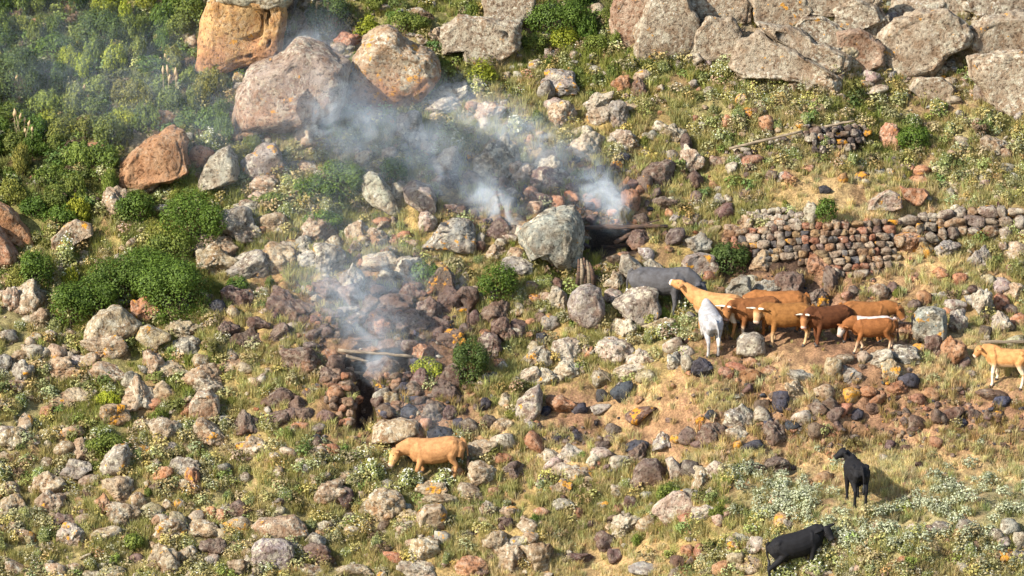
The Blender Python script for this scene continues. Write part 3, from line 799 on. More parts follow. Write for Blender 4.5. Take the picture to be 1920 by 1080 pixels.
SMALL = []          # rocks past the 300 that show largest join the rubble
items = []
for (x0, y0), s in LIST.items():
    for e in s.split(';'):
        q = e.split()
        w, h = float(q[2]) / 3, float(q[3]) / 3
        if w < 5:
            continue
        if (x0, y0) == (1280, 0) and float(q[1]) < 420 and float(q[2]) >= 170 or (x0, y0) == (640, 0) and float(q[1]) < 345 and float(q[2]) >= 180:
            continue          # these lie where the outcrop slabs are built
        k_ = 1.30 if (x0 == 1280 and y0 == 0 and float(q[1]) < 420) else 1.34 if (q[4][0] in 'dt' and y0 >= 360 and x0 < 1280) else 1.19
        w *= k_; h *= k_
        items.append((x0 + float(q[0]) / 3, y0 + float(q[1]) / 3, w, h, q[4], float(q[5]) if len(q) > 5 else None))
items.sort(key=lambda r: -r[2] * r[3])
MAXROCK = 300 - HERO_N
for n, (u, v, w, h, typ, ang) in enumerate(items):
    if n >= MAXROCK:
        SMALL.append((u, v, w, h, typ))
        continue
    rnd = random.Random(int(u * 31 + v * 17))
    blocky = '#' in typ or 'X' in typ or rnd.random() < 0.6
    m = PROTO[rnd.randrange(10, 30) if blocky else rnd.randrange(0, 10)]
    g = ground(u, v + 0.40 * h)[0]
    mpp = np.linalg.norm(g - CAM) / FPX
    a, c = w / 2 * mpp * 1.04, h / 2 * mpp * 1.06
    b = min((a + c) / 2 * rnd.uniform(0.8, 1.05), 1.0)
    o = obj('rock', m)
    o.location = at_depth(u, v, g[1] + 0.72 * b)
    roll = R(ang) if ang is not None else R(rnd.uniform(-9, 9))
    o.rotation_euler = (R(rnd.uniform(-12, 8)), roll, 0)
    sx = -1 if rnd.random() < 0.5 else 1
    sy = -1 if rnd.random() < 0.5 else 1
    # a mirrored pair keeps the handedness, so normals stay outward
    o.scale = (a * sx, b * sy, c)
    li, og, st = ROCK_LOOK[typ[0]]
    if 'o' in typ[1:]:
        og = max(og, 0.30)
    if 'w' in typ[1:]:
        li = 0.6
    if 'r' in typ[1:]:
        st = 0.8
    j = rnd.uniform(0.86, 1.14)
    o['tint'] = [cc * j * rnd.uniform(0.95, 1.05) for cc in ROCK_TINT[typ[0]]]
    o['lichen'] = li * rnd.uniform(0.7, 1.15); o['orange'] = og; o['stain'] = st * rnd.uniform(0.5, 1.3)
    tag(o, None, 'rock', 'rocks strewn over the hillside')
    ROCKS.append((o, u, v, w, h, typ))

RU = np.array([[r[1], r[2], r[3], r[4]] for r in ROCKS] + [[s[0], s[1], s[2], s[3]] for s in SMALL])

def free_of_rocks(u, v, k=0.92):
    ok = np.ones(len(u), bool)
    for a, b, w, h in RU:
        ok &= ((u - a) / (w / 2 * k)) ** 2 + ((v - b) / (h / 2 * k)) ** 2 > 1
    return ok

# trodden ground round the animals' feet, where nothing grows tall
CLEAR = [(1603, 948, 60, 24), (1331, 664, 46, 22), (1560, 656, 165, 24), (1890, 722, 50, 20), (818, 884, 66, 14)]
def clear_of_cattle(u, v):
    ok = np.ones(len(u), bool)
    for a, b, w, h in CLEAR:
        ok &= ((u - a) / w) ** 2 + ((v - b) / h) ** 2 > 1
    return ok

# ------------------------------------------------------------------ dry-stone walls: every stone a part
WALL_TINT = [(0.29, 0.185, 0.105), (0.33, 0.20, 0.115), (0.27, 0.22, 0.17), (0.22, 0.16, 0.12), (0.38, 0.30, 0.22), (0.19, 0.13, 0.11), (0.30, 0.14, 0.085), (0.13, 0.125, 0.13), (0.34, 0.24, 0.13)]
STONE = []
for i in range(10):
    v_, f_ = rock_verts(300 + i, 3, False, 0.75, squared=True)
    STONE.append(mesh_np('stone', v_, f_))
    STONE[-1].materials.append(M_ROCK)

def dry_wall(label, us, top, bot, cw, ch, seed, group=None, name='dry_stone_wall', proud=0.10, tints=None, lichen=(0.05, 0.5), og=0.06):
    """Courses of fitted stones between the polylines top and bot (photograph px), laid against the slope."""
    rnd = random.Random(seed)
    mid = (us[0] + us[-1]) / 2
    root = empty(name, ground(mid, float(np.interp(mid, us, bot)))[0])
    tag(root, label, 'stone wall', group)
    base = Vector(root.location)
    n = 0
    hmax = max(b - t for t, b in zip(top, bot))
    rows = int(math.ceil(hmax / ch))
    for r in range(rows):
        u = us[0] + rnd.uniform(0, cw * 0.6)
        while u < us[-1]:
            w = cw * rnd.choice([0.65, 0.8, 1.0, 1.0, 1.25, 1.6])
            uc = u + w / 2
            vt, vb = float(np.interp(uc, us, top)), float(np.interp(uc, us, bot))
            h = ch * rnd.uniform(0.85, 1.25)
            v = vt + (r + 0.5) * ch + rnd.uniform(-1.2, 1.2)
            u += w * 0.93
            if v > vb:
                continue
            g = ground(uc, v + h * 0.2)[0]
            mpp = np.linalg.norm(g - CAM) / FPX
            o = obj('stone', STONE[rnd.randrange(10)], None, root)
            b = (w + h) / 4 * mpp * rnd.uniform(0.95, 1.35)
            p = at_depth(uc, v, g[1] - proud * rnd.uniform(0.0, 1.1) + 0.05)
            o.location = Vector(p) - base
            o.rotation_euler = (R(rnd.uniform(-9, 9)), R(rnd.uniform(-8, 8)), R(rnd.uniform(-9, 9)))
            o.scale = (w / 2 * mpp * 1.08 * rnd.choice((-1, 1)), b, h / 2 * mpp * 1.10)
            t = rnd.choice(tints or WALL_TINT)
            j = rnd.uniform(0.62, 1.02)
            o['tint'] = [c * j for c in t]
            o['lichen'] = rnd.uniform(*lichen); o['orange'] = 0.45 if rnd.random() < og else -0.1; o['stain'] = 0.05
            n += 1
    return root

dry_wall('long reddish dry stone wall holding up the grassy terrace behind the herd', [1352, 1400, 1450, 1500, 1560, 1620, 1672],
         [432, 428, 424, 418, 416, 412, 410], [462, 478, 492, 494, 512, 524, 500], 17.5, 13.5, 11)
dry_wall('crumbling wall of larger grey and orange-lichened stones right of the long reddish wall', [1676, 1730, 1790, 1850, 1925],
         [408, 400, 389, 387, 389], [458, 452, 448, 452, 440], 25, 19, 12, proud=0.3, tints=[(0.30, 0.26, 0.21), (0.36, 0.30, 0.23), (0.23, 0.18, 0.15), (0.33, 0.22, 0.13)], lichen=(0.3, 0.9), og=0.2)
dry_wall('short dark stone wall under the grey pole among flowering shrubs', [1516, 1540, 1580, 1618],
         [238, 238, 235, 231], [282, 286, 286, 266], 14, 12, 13, proud=0.28, tints=[(0.12, 0.095, 0.085), (0.20, 0.15, 0.12), (0.30, 0.25, 0.20), (0.10, 0.09, 0.10)], lichen=(0.1, 0.8), og=0.1)
dry_wall('broken low line of mixed stones running along under the long grey pole', [1372, 1440, 1512], [283, 263, 246], [297, 284, 272], 13, 10, 17, name='stone_row', proud=0.2, tints=[(0.14, 0.11, 0.10), (0.30, 0.26, 0.20), (0.24, 0.17, 0.12)], lichen=(0.2, 0.9), og=0.05)
dry_wall('narrow pile of brown stones forming the left jamb of the smoking shelter', [604, 622, 645, 664, 678],
         [668, 664, 668, 704, 748], [740, 770, 796, 802, 800], 17, 13, 14, proud=0.3, tints=[(0.25, 0.17, 0.12), (0.30, 0.20, 0.13), (0.20, 0.14, 0.105), (0.33, 0.17, 0.10)], lichen=(0.0, 0.35), og=0.03)
dry_wall('loose heap of small brown stones on the right side of the smoking shelter doorway', [700, 720, 740, 770, 800],
         [718, 700, 690, 740, 750], [778, 790, 775, 782, 776], 15, 14, 15, name='stone_heap', proud=0.15, tints=[(0.27, 0.18, 0.13), (0.33, 0.22, 0.15), (0.10, 0.10, 0.13), (0.36, 0.22, 0.14)], lichen=(0.0, 0.3), og=0.02)
dry_wall('low row of pale stones above the left end of the long reddish wall', [1395, 1420, 1470, 1490],
         [402, 392, 388, 400], [420, 418, 424, 420], 18, 12, 16, name='stone_row', proud=0.05, tints=[(0.42, 0.37, 0.30), (0.36, 0.30, 0.24)], lichen=(0.6, 1.0), og=0.0)

# ------------------------------------------------------------------ timber
def pole(name, label, cat, a, b, r, mat, lift=0.0, forward=0.25, seed=0, parent=None, taper=0.8, squash=1.0):
    rnd = random.Random(seed)
    ga, gb = ground(*a)[0], ground(*b)[0]
    y = min(ga[1], gb[1]) - forward if abs(ga[1] - gb[1]) < 1.2 else None
    pa = at_depth(a[0], a[1], ga[1] - forward if y is None else y)
    pb = at_depth(b[0], b[1], gb[1] - forward if y is None else y)
    n = 9
    c = (pa + pb) / 2
    path = []
    for i in range(n):
        t = i / (n - 1)
        q = pa * (1 - t) + pb * t - c
        q = q + np.array([rnd.uniform(-1, 1), rnd.uniform(-1, 1), rnd.uniform(-1, 1)]) * r * 0.22
        path.append(q)
    rad = [[r * (1 - (1 - taper) * i / (n - 1)) * rnd.uniform(0.9, 1.1), r * squash * (1 - (1 - taper) * i / (n - 1)) * rnd.uniform(0.9, 1.1)] for i in range(n)]
    o = build(name, [tube(path, rad, 10)], mat, parent)
    o.location = c
    if label:
        tag(o, label, cat)
    return o

pole('wooden_beam', 'long round weathered beam laid across the smoking shelter doorway', 'beam', (634, 657), (776, 668), 0.058, M_WOOD, seed=1, forward=0.35)
pole('wooden_beam', 'shorter beam fragment sagging just under the long beam of the shelter', 'beam', (648, 667), (692, 679), 0.06, M_WOOD, seed=2, forward=0.25)
pole('wooden_plank', 'thin charred plank lying in smoke above the long round beam', 'plank', (664, 636), (772, 632), 0.06, M_BURNT, seed=3, forward=0.2, squash=0.5)
pole('wooden_plank', 'small red-brown plank end sticking out inside the dark doorway', 'plank', (654, 696), (682, 701), 0.06, M_WOOD, seed=4, forward=0.1, squash=0.6)
pole('charred_beam', 'charred roof beam across the top of the burnt shelter', 'beam', (1096, 428), (1252, 423), 0.075, M_BURNT, seed=5, forward=0.3)
pole('charred_beam', 'slanting charred beam rising to the right in the burnt shelter', 'beam', (1152, 456), (1216, 420), 0.08, M_BURNT, seed=6, forward=0.4)
pole('charred_plank', 'low charred red-brown board inside the burnt shelter', 'plank', (1128, 464), (1186, 458), 0.07, M_BURNT, seed=7, forward=0.3, squash=0.5)
pole('charred_post', 'thin charred post standing at the top of the burnt shelter', 'post', (1127, 432), (1125, 412), 0.025, M_BURNT, seed=8, forward=0.3)
pole('charred_branch', 'thin bent black branch leaning over the burnt shelter roof', 'branch', (1170, 432), (1236, 412), 0.03, M_BURNT, seed=9, forward=0.4)
pole('fallen_pole', 'long grey pole lying aslant along the flowering shrubs left of the short dark wall', 'pole', (1367, 279), (1504, 246), 0.05, M_WOOD, seed=10, forward=0.35)
pole('fallen_pole', 'shorter grey pole resting on top of the short dark stone wall', 'pole', (1546, 238), (1602, 226), 0.042, M_WOOD, seed=11, forward=0.35)
pole('fallen_plank', 'pale plank lying on rocks behind the tan calf at right edge', 'plank', (1838, 642), (1928, 640), 0.06, M_WOOD, seed=12, forward=0.4, squash=0.5)
pole('dry_stick', 'thin reddish stick on the ground below the lichened grey boulders', 'stick', (1122, 690), (1146, 716), 0.025, M_WOOD, seed=13, forward=0.2)
pole('dry_stick', 'dark thin upright stick propping the balanced dark stone', 'stick', (877, 580), (879, 614), 0.04, M_BURNT, seed=14, forward=0.35)

# a split stump at the foot of the biggest grey boulder
def stump():
    g = ground(1098, 520)[0]
    c = at_depth(1098, 507, g[1] - 0.35)
    root = empty('split_stump', c)
    tag(root, 'split pale tree stump at the right foot of the biggest grey boulder', 'stump')
    rnd = random.Random(5)
    for k in range(5):
        x = -0.20 + k * 0.10
        top = 0.42 * rnd.uniform(0.6, 1.0)
        path = [np.array([x * 1.25, rnd.uniform(-.06, .06), -0.48]), np.array([x, rnd.uniform(-.05, .05), 0.0]), np.array([x * 0.8 - 0.06, rnd.uniform(-.05, .05), top])]
        build('splinter', [tube(path, [0.085, 0.07, 0.03], 8)], M_WOOD if k % 2 else M_BURNT, root)
stump()

# ------------------------------------------------------------------ leaves
def leaf_cloud(lobes, n, size, seed, flowers=0, shell=0.45, petal=0.035, clumps=40, up=0.35, ruffle=0.55):
    """Leaf-sized quads spread through the lobes (centre, radii), gathered in clumps near the outside."""
    rng = np.random.default_rng(seed)
    vol = np.array([l[1][0] * l[1][1] * l[1][2] for l in lobes]) ** 0.67
    cl = []
    which = rng.choice(len(lobes), clumps, p=vol / vol.sum())
    d = rng.normal(size=(clumps, 3)); d[:, 2] = np.abs(d[:, 2]) * 1.1 - 0.35; d /= np.linalg.norm(d, axis=1)[:, None]
    rad = rng.uniform(0.55, 1.06, clumps)
    C = np.array([lobes[w][0] for w in which]); S = np.array([lobes[w][1] for w in which])
    cc = C + d * rad[:, None] * S
    csz = rng.uniform(0.10, 0.28, clumps)[:, None] * S
    cvar = rng.uniform(0.0, 1.0, clumps)
    pick = rng.integers(0, clumps, n)
    off = rng.normal(size=(n, 3))
    off /= np.linalg.norm(off, axis=1)[:, None] + 1e-6
    off *= rng.uniform(0.15, 1.0, n)[:, None] ** 0.5
    pos = cc[pick] + off * csz[pick]
    # some leaves straight on the lobes' shells so no lobe shows holes to the ground
    m = rng.random(n) < shell
    w2 = rng.choice(len(lobes), n, p=vol / vol.sum())
    dd = rng.normal(size=(n, 3)); dd /= np.linalg.norm(dd, axis=1)[:, None]
    C2 = np.array([lobes[w][0] for w in w2]); S2 = np.array([lobes[w][1] for w in w2])
    ps = C2 + dd * S2 * rng.uniform(0.55, 1.0, n)[:, None] ** 0.6
    pos = np.where(m[:, None], ps, pos)
    nrm = np.where(m[:, None], dd, off + d[pick] * 0.8)
    nrm = nrm + rng.normal(size=(n, 3)) * ruffle + np.array([0, 0, up])
    nrm /= np.linalg.norm(nrm, axis=1)[:, None] + 1e-9
    sz = size * rng.uniform(0.6, 1.4, n)
    asp = np.full(n, 0.62)
    var = np.clip(cvar[pick] * 0.6 + rng.normal(0.2, 0.22, n), 0, 1)
    pet = np.zeros(n)
    if flowers:
        fpick = rng.integers(0, clumps, flowers)
        fo = rng.normal(size=(flowers, 3)); fo /= np.linalg.norm(fo, axis=1)[:, None]
        fo[:, 2] = np.abs(fo[:, 2])
        fp = cc[fpick] + fo * csz[fpick] * 1.12
        pos = np.vstack([pos, fp])
        fn = fo + np.array([-0.3, -0.5, 0.6]); fn /= np.linalg.norm(fn, axis=1)[:, None]
        nrm = np.vstack([nrm, fn]); sz = np.append(sz, petal * rng.uniform(0.7, 1.3, flowers)); asp = np.append(asp, np.ones(flowers))
        var = np.append(var, np.ones(flowers)); pet = np.append(pet, np.ones(flowers))
    N = len(pos)
    ref = rng.normal(size=(N, 3))
    a = np.cross(nrm, ref); a /= np.linalg.norm(a, axis=1)[:, None] + 1e-9
    b = np.cross(nrm, a)
    a = a * sz[:, None]; b = b * (sz * asp)[:, None]
    V = np.stack([pos - a, pos - b, pos + a, pos + b], 1).reshape(-1, 3)
    F = np.arange(4 * N).reshape(N, 4)
    return V, F, np.repeat(var, 4), np.repeat(pet, 4)

def leaf_mesh(name, mat, *a, **k):
    V, F, var, pet = leaf_cloud(*a, **k)
    m = mesh_np(name, V, F, False)
    add_float(m, 'var', var); add_float(m, 'petal', pet)
    m.materials.append(mat)
    return m

def twig_mesh(seed, n=7, h=0.7, spread=0.75, r=0.022):
    rnd = random.Random(seed)
    bm_parts = []
    for k in range(n):
        a = rnd.uniform(0, 2 * math.pi)
        s = rnd.uniform(0.3, 1.0) * spread
        p0 = np.array([math.cos(a) * 0.05, math.sin(a) * 0.05, -0.12])
        p2 = np.array([math.cos(a) * s, math.sin(a) * s, h * rnd.uniform(0.5, 0.9)])
        p1 = (p0 + p2) / 2 + np.array([0, 0, 0.12])
        bm_parts.append(tube([p0, p1, p2], [r, r * 0.7, r * 0.35], 5, False))
    vs, fs, o = [], [], 0
    for v, f in bm_parts:
        vs.append(v); fs += [tuple(i + o for i in q) for q in f]; o += len(v)
    m = mesh_np('stem', np.vstack(vs), np.array(fs))
    m.materials.append(M_TWIG)
    return m
TWIGS = [twig_mesh(40 + i) for i in range(3)]

# bushes outlined one by one: cx cy w h look  (look: D dark green, M mid green, Y yellow green, S deep green, shade put into its tint, P pale flowering)
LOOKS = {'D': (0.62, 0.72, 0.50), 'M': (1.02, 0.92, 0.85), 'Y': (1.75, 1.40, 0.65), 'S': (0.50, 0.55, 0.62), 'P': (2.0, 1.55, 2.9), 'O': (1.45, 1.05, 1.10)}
BIG = [
 (330, 532, 160, 136, 'D', 'broad dark green bush, the right half of the long bush mass by the rusty boulder'),
 (225, 520, 150, 100, 'D', 'sloping green bush, middle of the long bush mass left of the broad dark green bush'),
 (135, 565, 100, 90, 'D', 'low left tail of the long green bush mass above the pale rocks'),
 (362, 404, 136, 112, 'D', 'rounded bright green bush on the slope below the grey slanting boulder'),
 (275, 497, 140, 84, 'D', 'middle of the long green bush mass where it climbs toward the rounded bush'),
 (178, 552, 110, 84, 'D', 'green lobe joining the sloping bush to the low left tail'),
 (322, 458, 104, 66, 'M', 'fresh green bush bridging the rounded bush and the long bush mass'),
 (310, 440, 100, 60, 'O', 'olive brownish low bush between the two big green bushes'),
 (255, 385, 90, 66, 'D', 'small green bush beside the tall pale rock below the red wedge boulder'),
 (66, 503, 84, 88, 'D', 'dark upright bush below the cracked red rock at the left edge'),
 (30, 520, 60, 50, 'O', 'brownish twiggy bush at the left edge beside the dark upright bush'),
 (636, 330, 112, 84, 'D', 'green bush half veiled by smoke above the pale leaning slab'),
 (590, 348, 86, 56, 'D', 'lower left lobe of the smoke-veiled green bush'),
 (738, 315, 62, 52, 'D', 'hazy round bush in smoke right of the smoke-veiled green bush'),
 (1045, 28, 136, 80, 'D', 'dark green bush among pale rocks at the top edge'),
 (1058, 72, 78, 46, 'Y', 'yellow-green flowering spurge bush under the dark green bush at top'),
 (1000, 78, 56, 40, 'M', 'small fresh green bush left of the yellow-green spurge'),
 (1118, 80, 60, 40, 'M', 'green bush right of the yellow-green spurge by the shaded cliff'),
 (1712, 256, 70, 58, 'D', 'single round green bush right of the short dark stone wall'),
 (1550, 392, 48, 56, 'D', 'small dark green bush beside a pale upright stone above the long wall'),
 (935, 525, 84, 84, 'D', 'green bush between grey boulders in the middle of the slope'),
 (797, 510, 62, 58, 'D', 'hazy green bush leaning over the dark brown dome rock'),
 (605, 408, 84, 40, 'D', 'flat hazy green bush below the pale leaning slab'),
 (510, 372, 56, 30, 'M', 'tiny green bush among tan rocks left of the pale leaning slab'),
 (1255, 922, 56, 42, 'M', 'small green tuft of bush by the white-lichened boulder'),
 (250, 1012, 42, 34, 'M', 'little round green bush alone near the bottom left'),
 (330, 322, 90, 42, 'M', 'low green bush in front of the red wedge-shaped boulder'),
 (205, 832, 100, 44, 'M', 'flat green bush above the tilted oval boulder'),
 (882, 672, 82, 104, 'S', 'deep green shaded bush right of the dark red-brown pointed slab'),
 (800, 688, 70, 46, 'Y', 'bright yellow-green grassy bush above the dark pointed stones'),
 (445, 532, 44, 40, 'D', 'small dark bush right of the broad dark green bush'),
 (905, 135, 64, 46, 'Y', 'small yellowish bush on the slope right of the pointed boulder'),
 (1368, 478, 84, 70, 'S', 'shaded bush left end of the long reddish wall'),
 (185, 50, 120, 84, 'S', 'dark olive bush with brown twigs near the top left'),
 (35, 130, 96, 120, 'S', 'deep shaded bush at the left edge near the top'),  # dark leaves stand in for a patch of blue shade in the scrub
 (105, 85, 84, 56, 'D', 'blue-green bush right of the deep shaded left edge bush'),
 (388, 268, 56, 48, 'P', 'white-flowered shrub right of the red wedge-shaped boulder'),
 (125, 475, 46, 60, 'P', 'pale white-flowered shrub right of the dark upright bush'),
 (618, 22, 96, 84, 'S', 'deep shaded bush in the gap behind the two tall feathery reeds'),  # bush added so its dark tint gives the gap its deep shade
 (680, 110, 60, 40, 'M', 'green bush left of the pointed boulder peak'),
 (760, 40, 110, 46, 'M', 'green bush above the pointed boulder at the top'),
 (690, 50, 60, 50, 'Y', 'yellow-green bush near top beside the dark shaded gap'),
 (860, 265, 50, 36, 'P', 'pale shrub veiled by smoke on the slope'),
 (965, 240, 50, 40, 'P', 'pale green flowering shrub right of the tan block in smoke'),
 (1300, 90, 0, 0, 'M', ''),
 (1265, 545, 40, 34, 'P', 'pale flowering shrub under the grey cow head'),
 (1288, 575, 44, 40, 'P', 'pale leafy shrub left of the white cow'),
 (1245, 625, 46, 36, 'P', 'pale grey-green shrub left of the white cow legs'),
 (765, 902, 64, 38, 'P', 'pale flowering shrub below the front legs of the tan grazing cow'),
 (832, 900, 60, 32, 'P', 'pale flowering shrub below the hind legs of the tan grazing cow'),
 (702, 886, 56, 44, 'P', 'pale rounded flowering shrub left of the head of the tan grazing cow'),
 (1478, 1076, 60, 34, 'P', 'pale flowering shrub below the hind legs of the black walking cow'),
 (1532, 1068, 58, 36, 'P', 'pale flowering shrub below the front legs of the black walking cow'),
 (1215, 600, 40, 34, 'O', 'yellowish shrub below the lichened boulder in front of the grey cow'),
]
PROTO_BUSH = {}
def bush_lobes(rnd, a, b, c, n):
    ls = [((0, 0, c * 0.45), (a * 0.72, b * 0.8, c * 0.62))]
    for k in range(n):
        x = rnd.uniform(-0.62, 0.62) * a
        z = c * (0.25 + 0.55 * rnd.random() * (1 - abs(x) / a))
        ls.append(((x, rnd.uniform(-0.4, 0.4) * b, z), (a * rnd.uniform(0.26, 0.42), b * rnd.uniform(0.3, 0.5), c * rnd.uniform(0.26, 0.42))))
    return ls

def dome_lobes(rnd, a, b, c):
    ls = [((0, 0, c * 0.40), (a * 0.90, b * 0.9, c * 0.58))]
    for k in range(7):
        q = rnd.uniform(0.15, math.pi - 0.15)
        ls.append(((math.cos(q) * a * 0.60, rnd.uniform(-0.5, 0.1) * b, c * (0.38 + 0.30 * math.sin(q))), (a * rnd.uniform(0.32, 0.44), b * 0.5, c * rnd.uniform(0.24, 0.34))))
    return ls

BUSHES = []
def outlined_bush(u, v, w, h, look, label, seed):
    g = ground(u, v + h * 0.42)[0]
    mpp = np.linalg.norm(g - CAM) / FPX
    a, c = w / 2 * mpp, h * mpp * (1.05 if look == 'P' else 0.92)
    b = (a + c / 2) * 0.5
    rnd = random.Random(seed)
    root = empty('flowering_shrub' if look == 'P' else 'green_bush', tuple(at_depth(u, v + h * 0.46, g[1] + b * (0.30 if look == 'P' else -0.05))))
    tag(root, label, 'shrub' if look == 'P' else 'bush')
    n = int(np.clip(7600 * (a * (c / 2) / 0.9), 1600, 20000))
    m = leaf_mesh('foliage', M_BUSH, dome_lobes(rnd, a, b, c) if look in 'DSM' else bush_lobes(rnd, a, b, c, 9), n, 0.033, seed, flowers=int(n * 0.10) if look == 'P' else 0, clumps=int(50 + 40 * a), petal=0.03, shell=0.45 if look == 'P' else 0.80, ruffle=0.30)
    o = obj('foliage', m, None, root)
    j = rnd.uniform(0.9, 1.12)
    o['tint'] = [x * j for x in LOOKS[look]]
    t = obj('stem', TWIGS[rnd.randrange(3)], None, root)
    t.scale = (a * 0.8, b * 0.8, c * 0.8)
    BUSHES.append((root, u, v, w, h, look))
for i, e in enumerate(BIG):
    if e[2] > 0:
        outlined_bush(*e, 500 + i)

# the scrub of the upper left, bush by bush, copies of a few kinds
def proto_bush(seed, flowers=0):
    rnd = random.Random(seed)
    return leaf_mesh('foliage', M_BUSH, bush_lobes(rnd, 1.0, 0.8, 1.0, 8), 4400, 0.045, seed, flowers=flowers, clumps=90, petal=0.045)
PB = [proto_bush(700 + i) for i in range(6)] + [proto_bush(720 + i, 170) for i in range(3)]
pts = []
rnd = random.Random(99)
def try_bush(u, v, gap):
    for (a, b) in pts:
        if math.hypot(u - a, (v - b) * 1.25) < gap:
            return False
    for (_, a, b, w, h, _l) in BUSHES[:len([e for e in BIG if e[2] > 0])]:
        if ((u - a) / (w * 0.5)) ** 2 + ((v - b) / (h * 0.5)) ** 2 < 0.8:
            return False
    for a, b, w, h in RU:
        if w > 30 and ((u - a) / (w * 0.55)) ** 2 + ((v - b) / (h * 0.55)) ** 2 < 1:
            return False
    if not clear_of_cattle(np.array([u]), np.array([v + 10.0]))[0]:
        return False
    pts.append((u, v))
    return True
cand = []
for k in range(9000):
    u, v = rnd.uniform(-40, 1960), rnd.uniform(-40, 1120)
    z = CODES[ZIDX[min(17, max(0, int(v / 60))), min(31, max(0, int(u / 60)))]]
    if z == 'G' and len(pts) < 400 and try_bush(u, v, 34):
        cand.append((u, v, rnd.uniform(48, 92), rnd.uniform(34, 62), rnd.choice('DMMMOYD')))
    elif z == 'f' and k % 3 == 0 and try_bush(u, v, 44):
        cand.append((u, v, rnd.uniform(22, 44), rnd.uniform(18, 32), 'P'))
    elif z == 'g' and k % 4 == 0 and try_bush(u, v, 60):
        cand.append((u, v, rnd.uniform(28, 60), rnd.uniform(20, 36), rnd.choice('MMOYP')))
    elif z == 'o' and k % 16 == 0 and try_bush(u, v, 70):
        cand.append((u, v, rnd.uniform(20, 40), rnd.uniform(16, 28), rnd.choice('OPPM')))
for i, (u, v, w, h, look) in enumerate(cand):
    g = ground(u, v + h * 0.45)[0]
    mpp = np.linalg.norm(g - CAM) / FPX
    root = empty('flowering_shrub' if look == 'P' else 'scrub_bush', tuple(g - np.array([0, 0, 0.05])), rnd.uniform(0, 6.28))
    a, c = w / 2 * mpp, h * mpp
    root.scale = (a, a * rnd.uniform(0.8, 1.1), c)
    tag(root, None, 'shrub' if look == 'P' else 'bush', 'small flowering shrubs' if look == 'P' else 'scrub bushes on the slope')
    o = obj('foliage', PB[rnd.randrange(6, 9) if look == 'P' else rnd.randrange(6)], None, root)
    j = rnd.uniform(0.8, 1.2)
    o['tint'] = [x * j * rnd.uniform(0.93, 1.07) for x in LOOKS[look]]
    obj('stem', TWIGS[rnd.randrange(3)], None, root)
    BUSHES.append((root, u, v, w, h, look))

# tall feathery reeds
M_REED = leaf_material('reed_blade', (0.26, 0.21, 0.11), (0.50, 0.42, 0.27), 'OBJECT', 0.3)
def reed(u, v, h, n, label, seed):
    rnd = random.Random(seed)
    g = ground(u, v)[0]
    root = empty('reed_clump', tuple(g))
    tag(root, label, 'reeds')
    H = h * np.linalg.norm(g - CAM) / FPX
    for k in range(n):
        x, y = rnd.uniform(-0.16, 0.16) * n / 3, rnd.uniform(-0.2, 0.2)
        lean = rnd.uniform(-0.14, 0.14)
        hh = H * rnd.uniform(0.7, 1.05)
        path = [np.array([x, y, -0.1]), np.array([x + lean * 0.3, y, hh * 0.5]), np.array([x + lean, y, hh * 0.82])]
        s = build('stalk', [tube(path, [0.016, 0.013, 0.010], 5)], M_REED, root)
        add_float(s.data, 'var', np.full(len(s.data.vertices), 0.2)); s['tint'] = [1, 1, 1]
        pl = [np.array([x + lean, y, hh * 0.80]), np.array([x + lean * 1.1, y, hh * 0.9]), np.array([x + lean * 1.35, y, hh])]
        s = build('plume', [tube(pl, [0.02, 0.05, 0.012], 6)], M_REED, root)
        add_float(s.data, 'var', np.full(len(s.data.vertices), 0.9)); s['tint'] = [1.1, 0.95, 0.85]
reed(592, 82, 78, 2, 'two tall feathery reeds standing behind the huge rounded boulder', 1)
reed(613, 78, 66, 4, 'pinkish feathery reed clump beside the reddish rock at top', 2)
reed(36, 268, 70, 4, 'pale reed clump at the far left in the green scrub', 3)
reed(56, 285, 60, 3, 'second pale reed clump just right of the far left reeds', 4)
reed(150, 208, 56, 3, 'thin pale reeds standing in the middle of the green scrub', 5)
reed(322, 205, 90, 5, 'tall thin reeds left of the huge rounded boulder', 6)
reed(318, 138, 50, 3, 'short reeds below the orange cliff boulder left foot', 7)
reed(30, 165, 40, 3, 'brown feathery reeds in front of the deep shaded bush', 8)
reed(720, 15, 40, 4, 'pale grass reeds at the top edge above the reddish slab', 9)

# ------------------------------------------------------------------ ground cover, scattered over the slope
def proto_tuft(seed, n, h, spread, wid):
    rng = np.random.default_rng(seed)
    a = rng.uniform(0, 2 * math.pi, n); r = rng.uniform(0, 0.10, n) * spread / 0.16
    x0, y0 = np.cos(a) * r, np.sin(a) * r
    hh = h * rng.uniform(0.5, 1.1, n)
    a2 = a + rng.normal(0, 0.7, n)
    ln = rng.uniform(0.1, 1.0, n) * spread
    p0 = np.stack([x0, y0, np.full(n, -0.03)], 1)
    p1 = np.stack([x0 + np.cos(a2) * ln * 0.4, y0 + np.sin(a2) * ln * 0.4, hh * 0.62], 1)
    p2 = np.stack([x0 + np.cos(a2) * ln, y0 + np.sin(a2) * ln, hh], 1)
    q = rng.uniform(0, math.pi, n)
    w = np.stack([np.cos(q), np.sin(q), np.zeros(n)], 1) * wid
    V = np.stack([p0 - w, p0 + w, p1 + w * 0.8, p1 - w * 0.8, p2 + w * 0.15, p2 - w * 0.15], 1).reshape(-1, 3)
    b = np.arange(n)[:, None] * 6
    F = np.concatenate([b + np.array([0, 1, 2, 3]), b + np.array([3, 2, 4, 5])], 0)
    m = mesh_np('tuft', V, F, False)
    add_float(m, 'var', np.repeat(rng.uniform(0, 1, n), 6)); add_float(m, 'petal', np.zeros(n * 6))
    m.materials.append(M_GRASS)
    return m

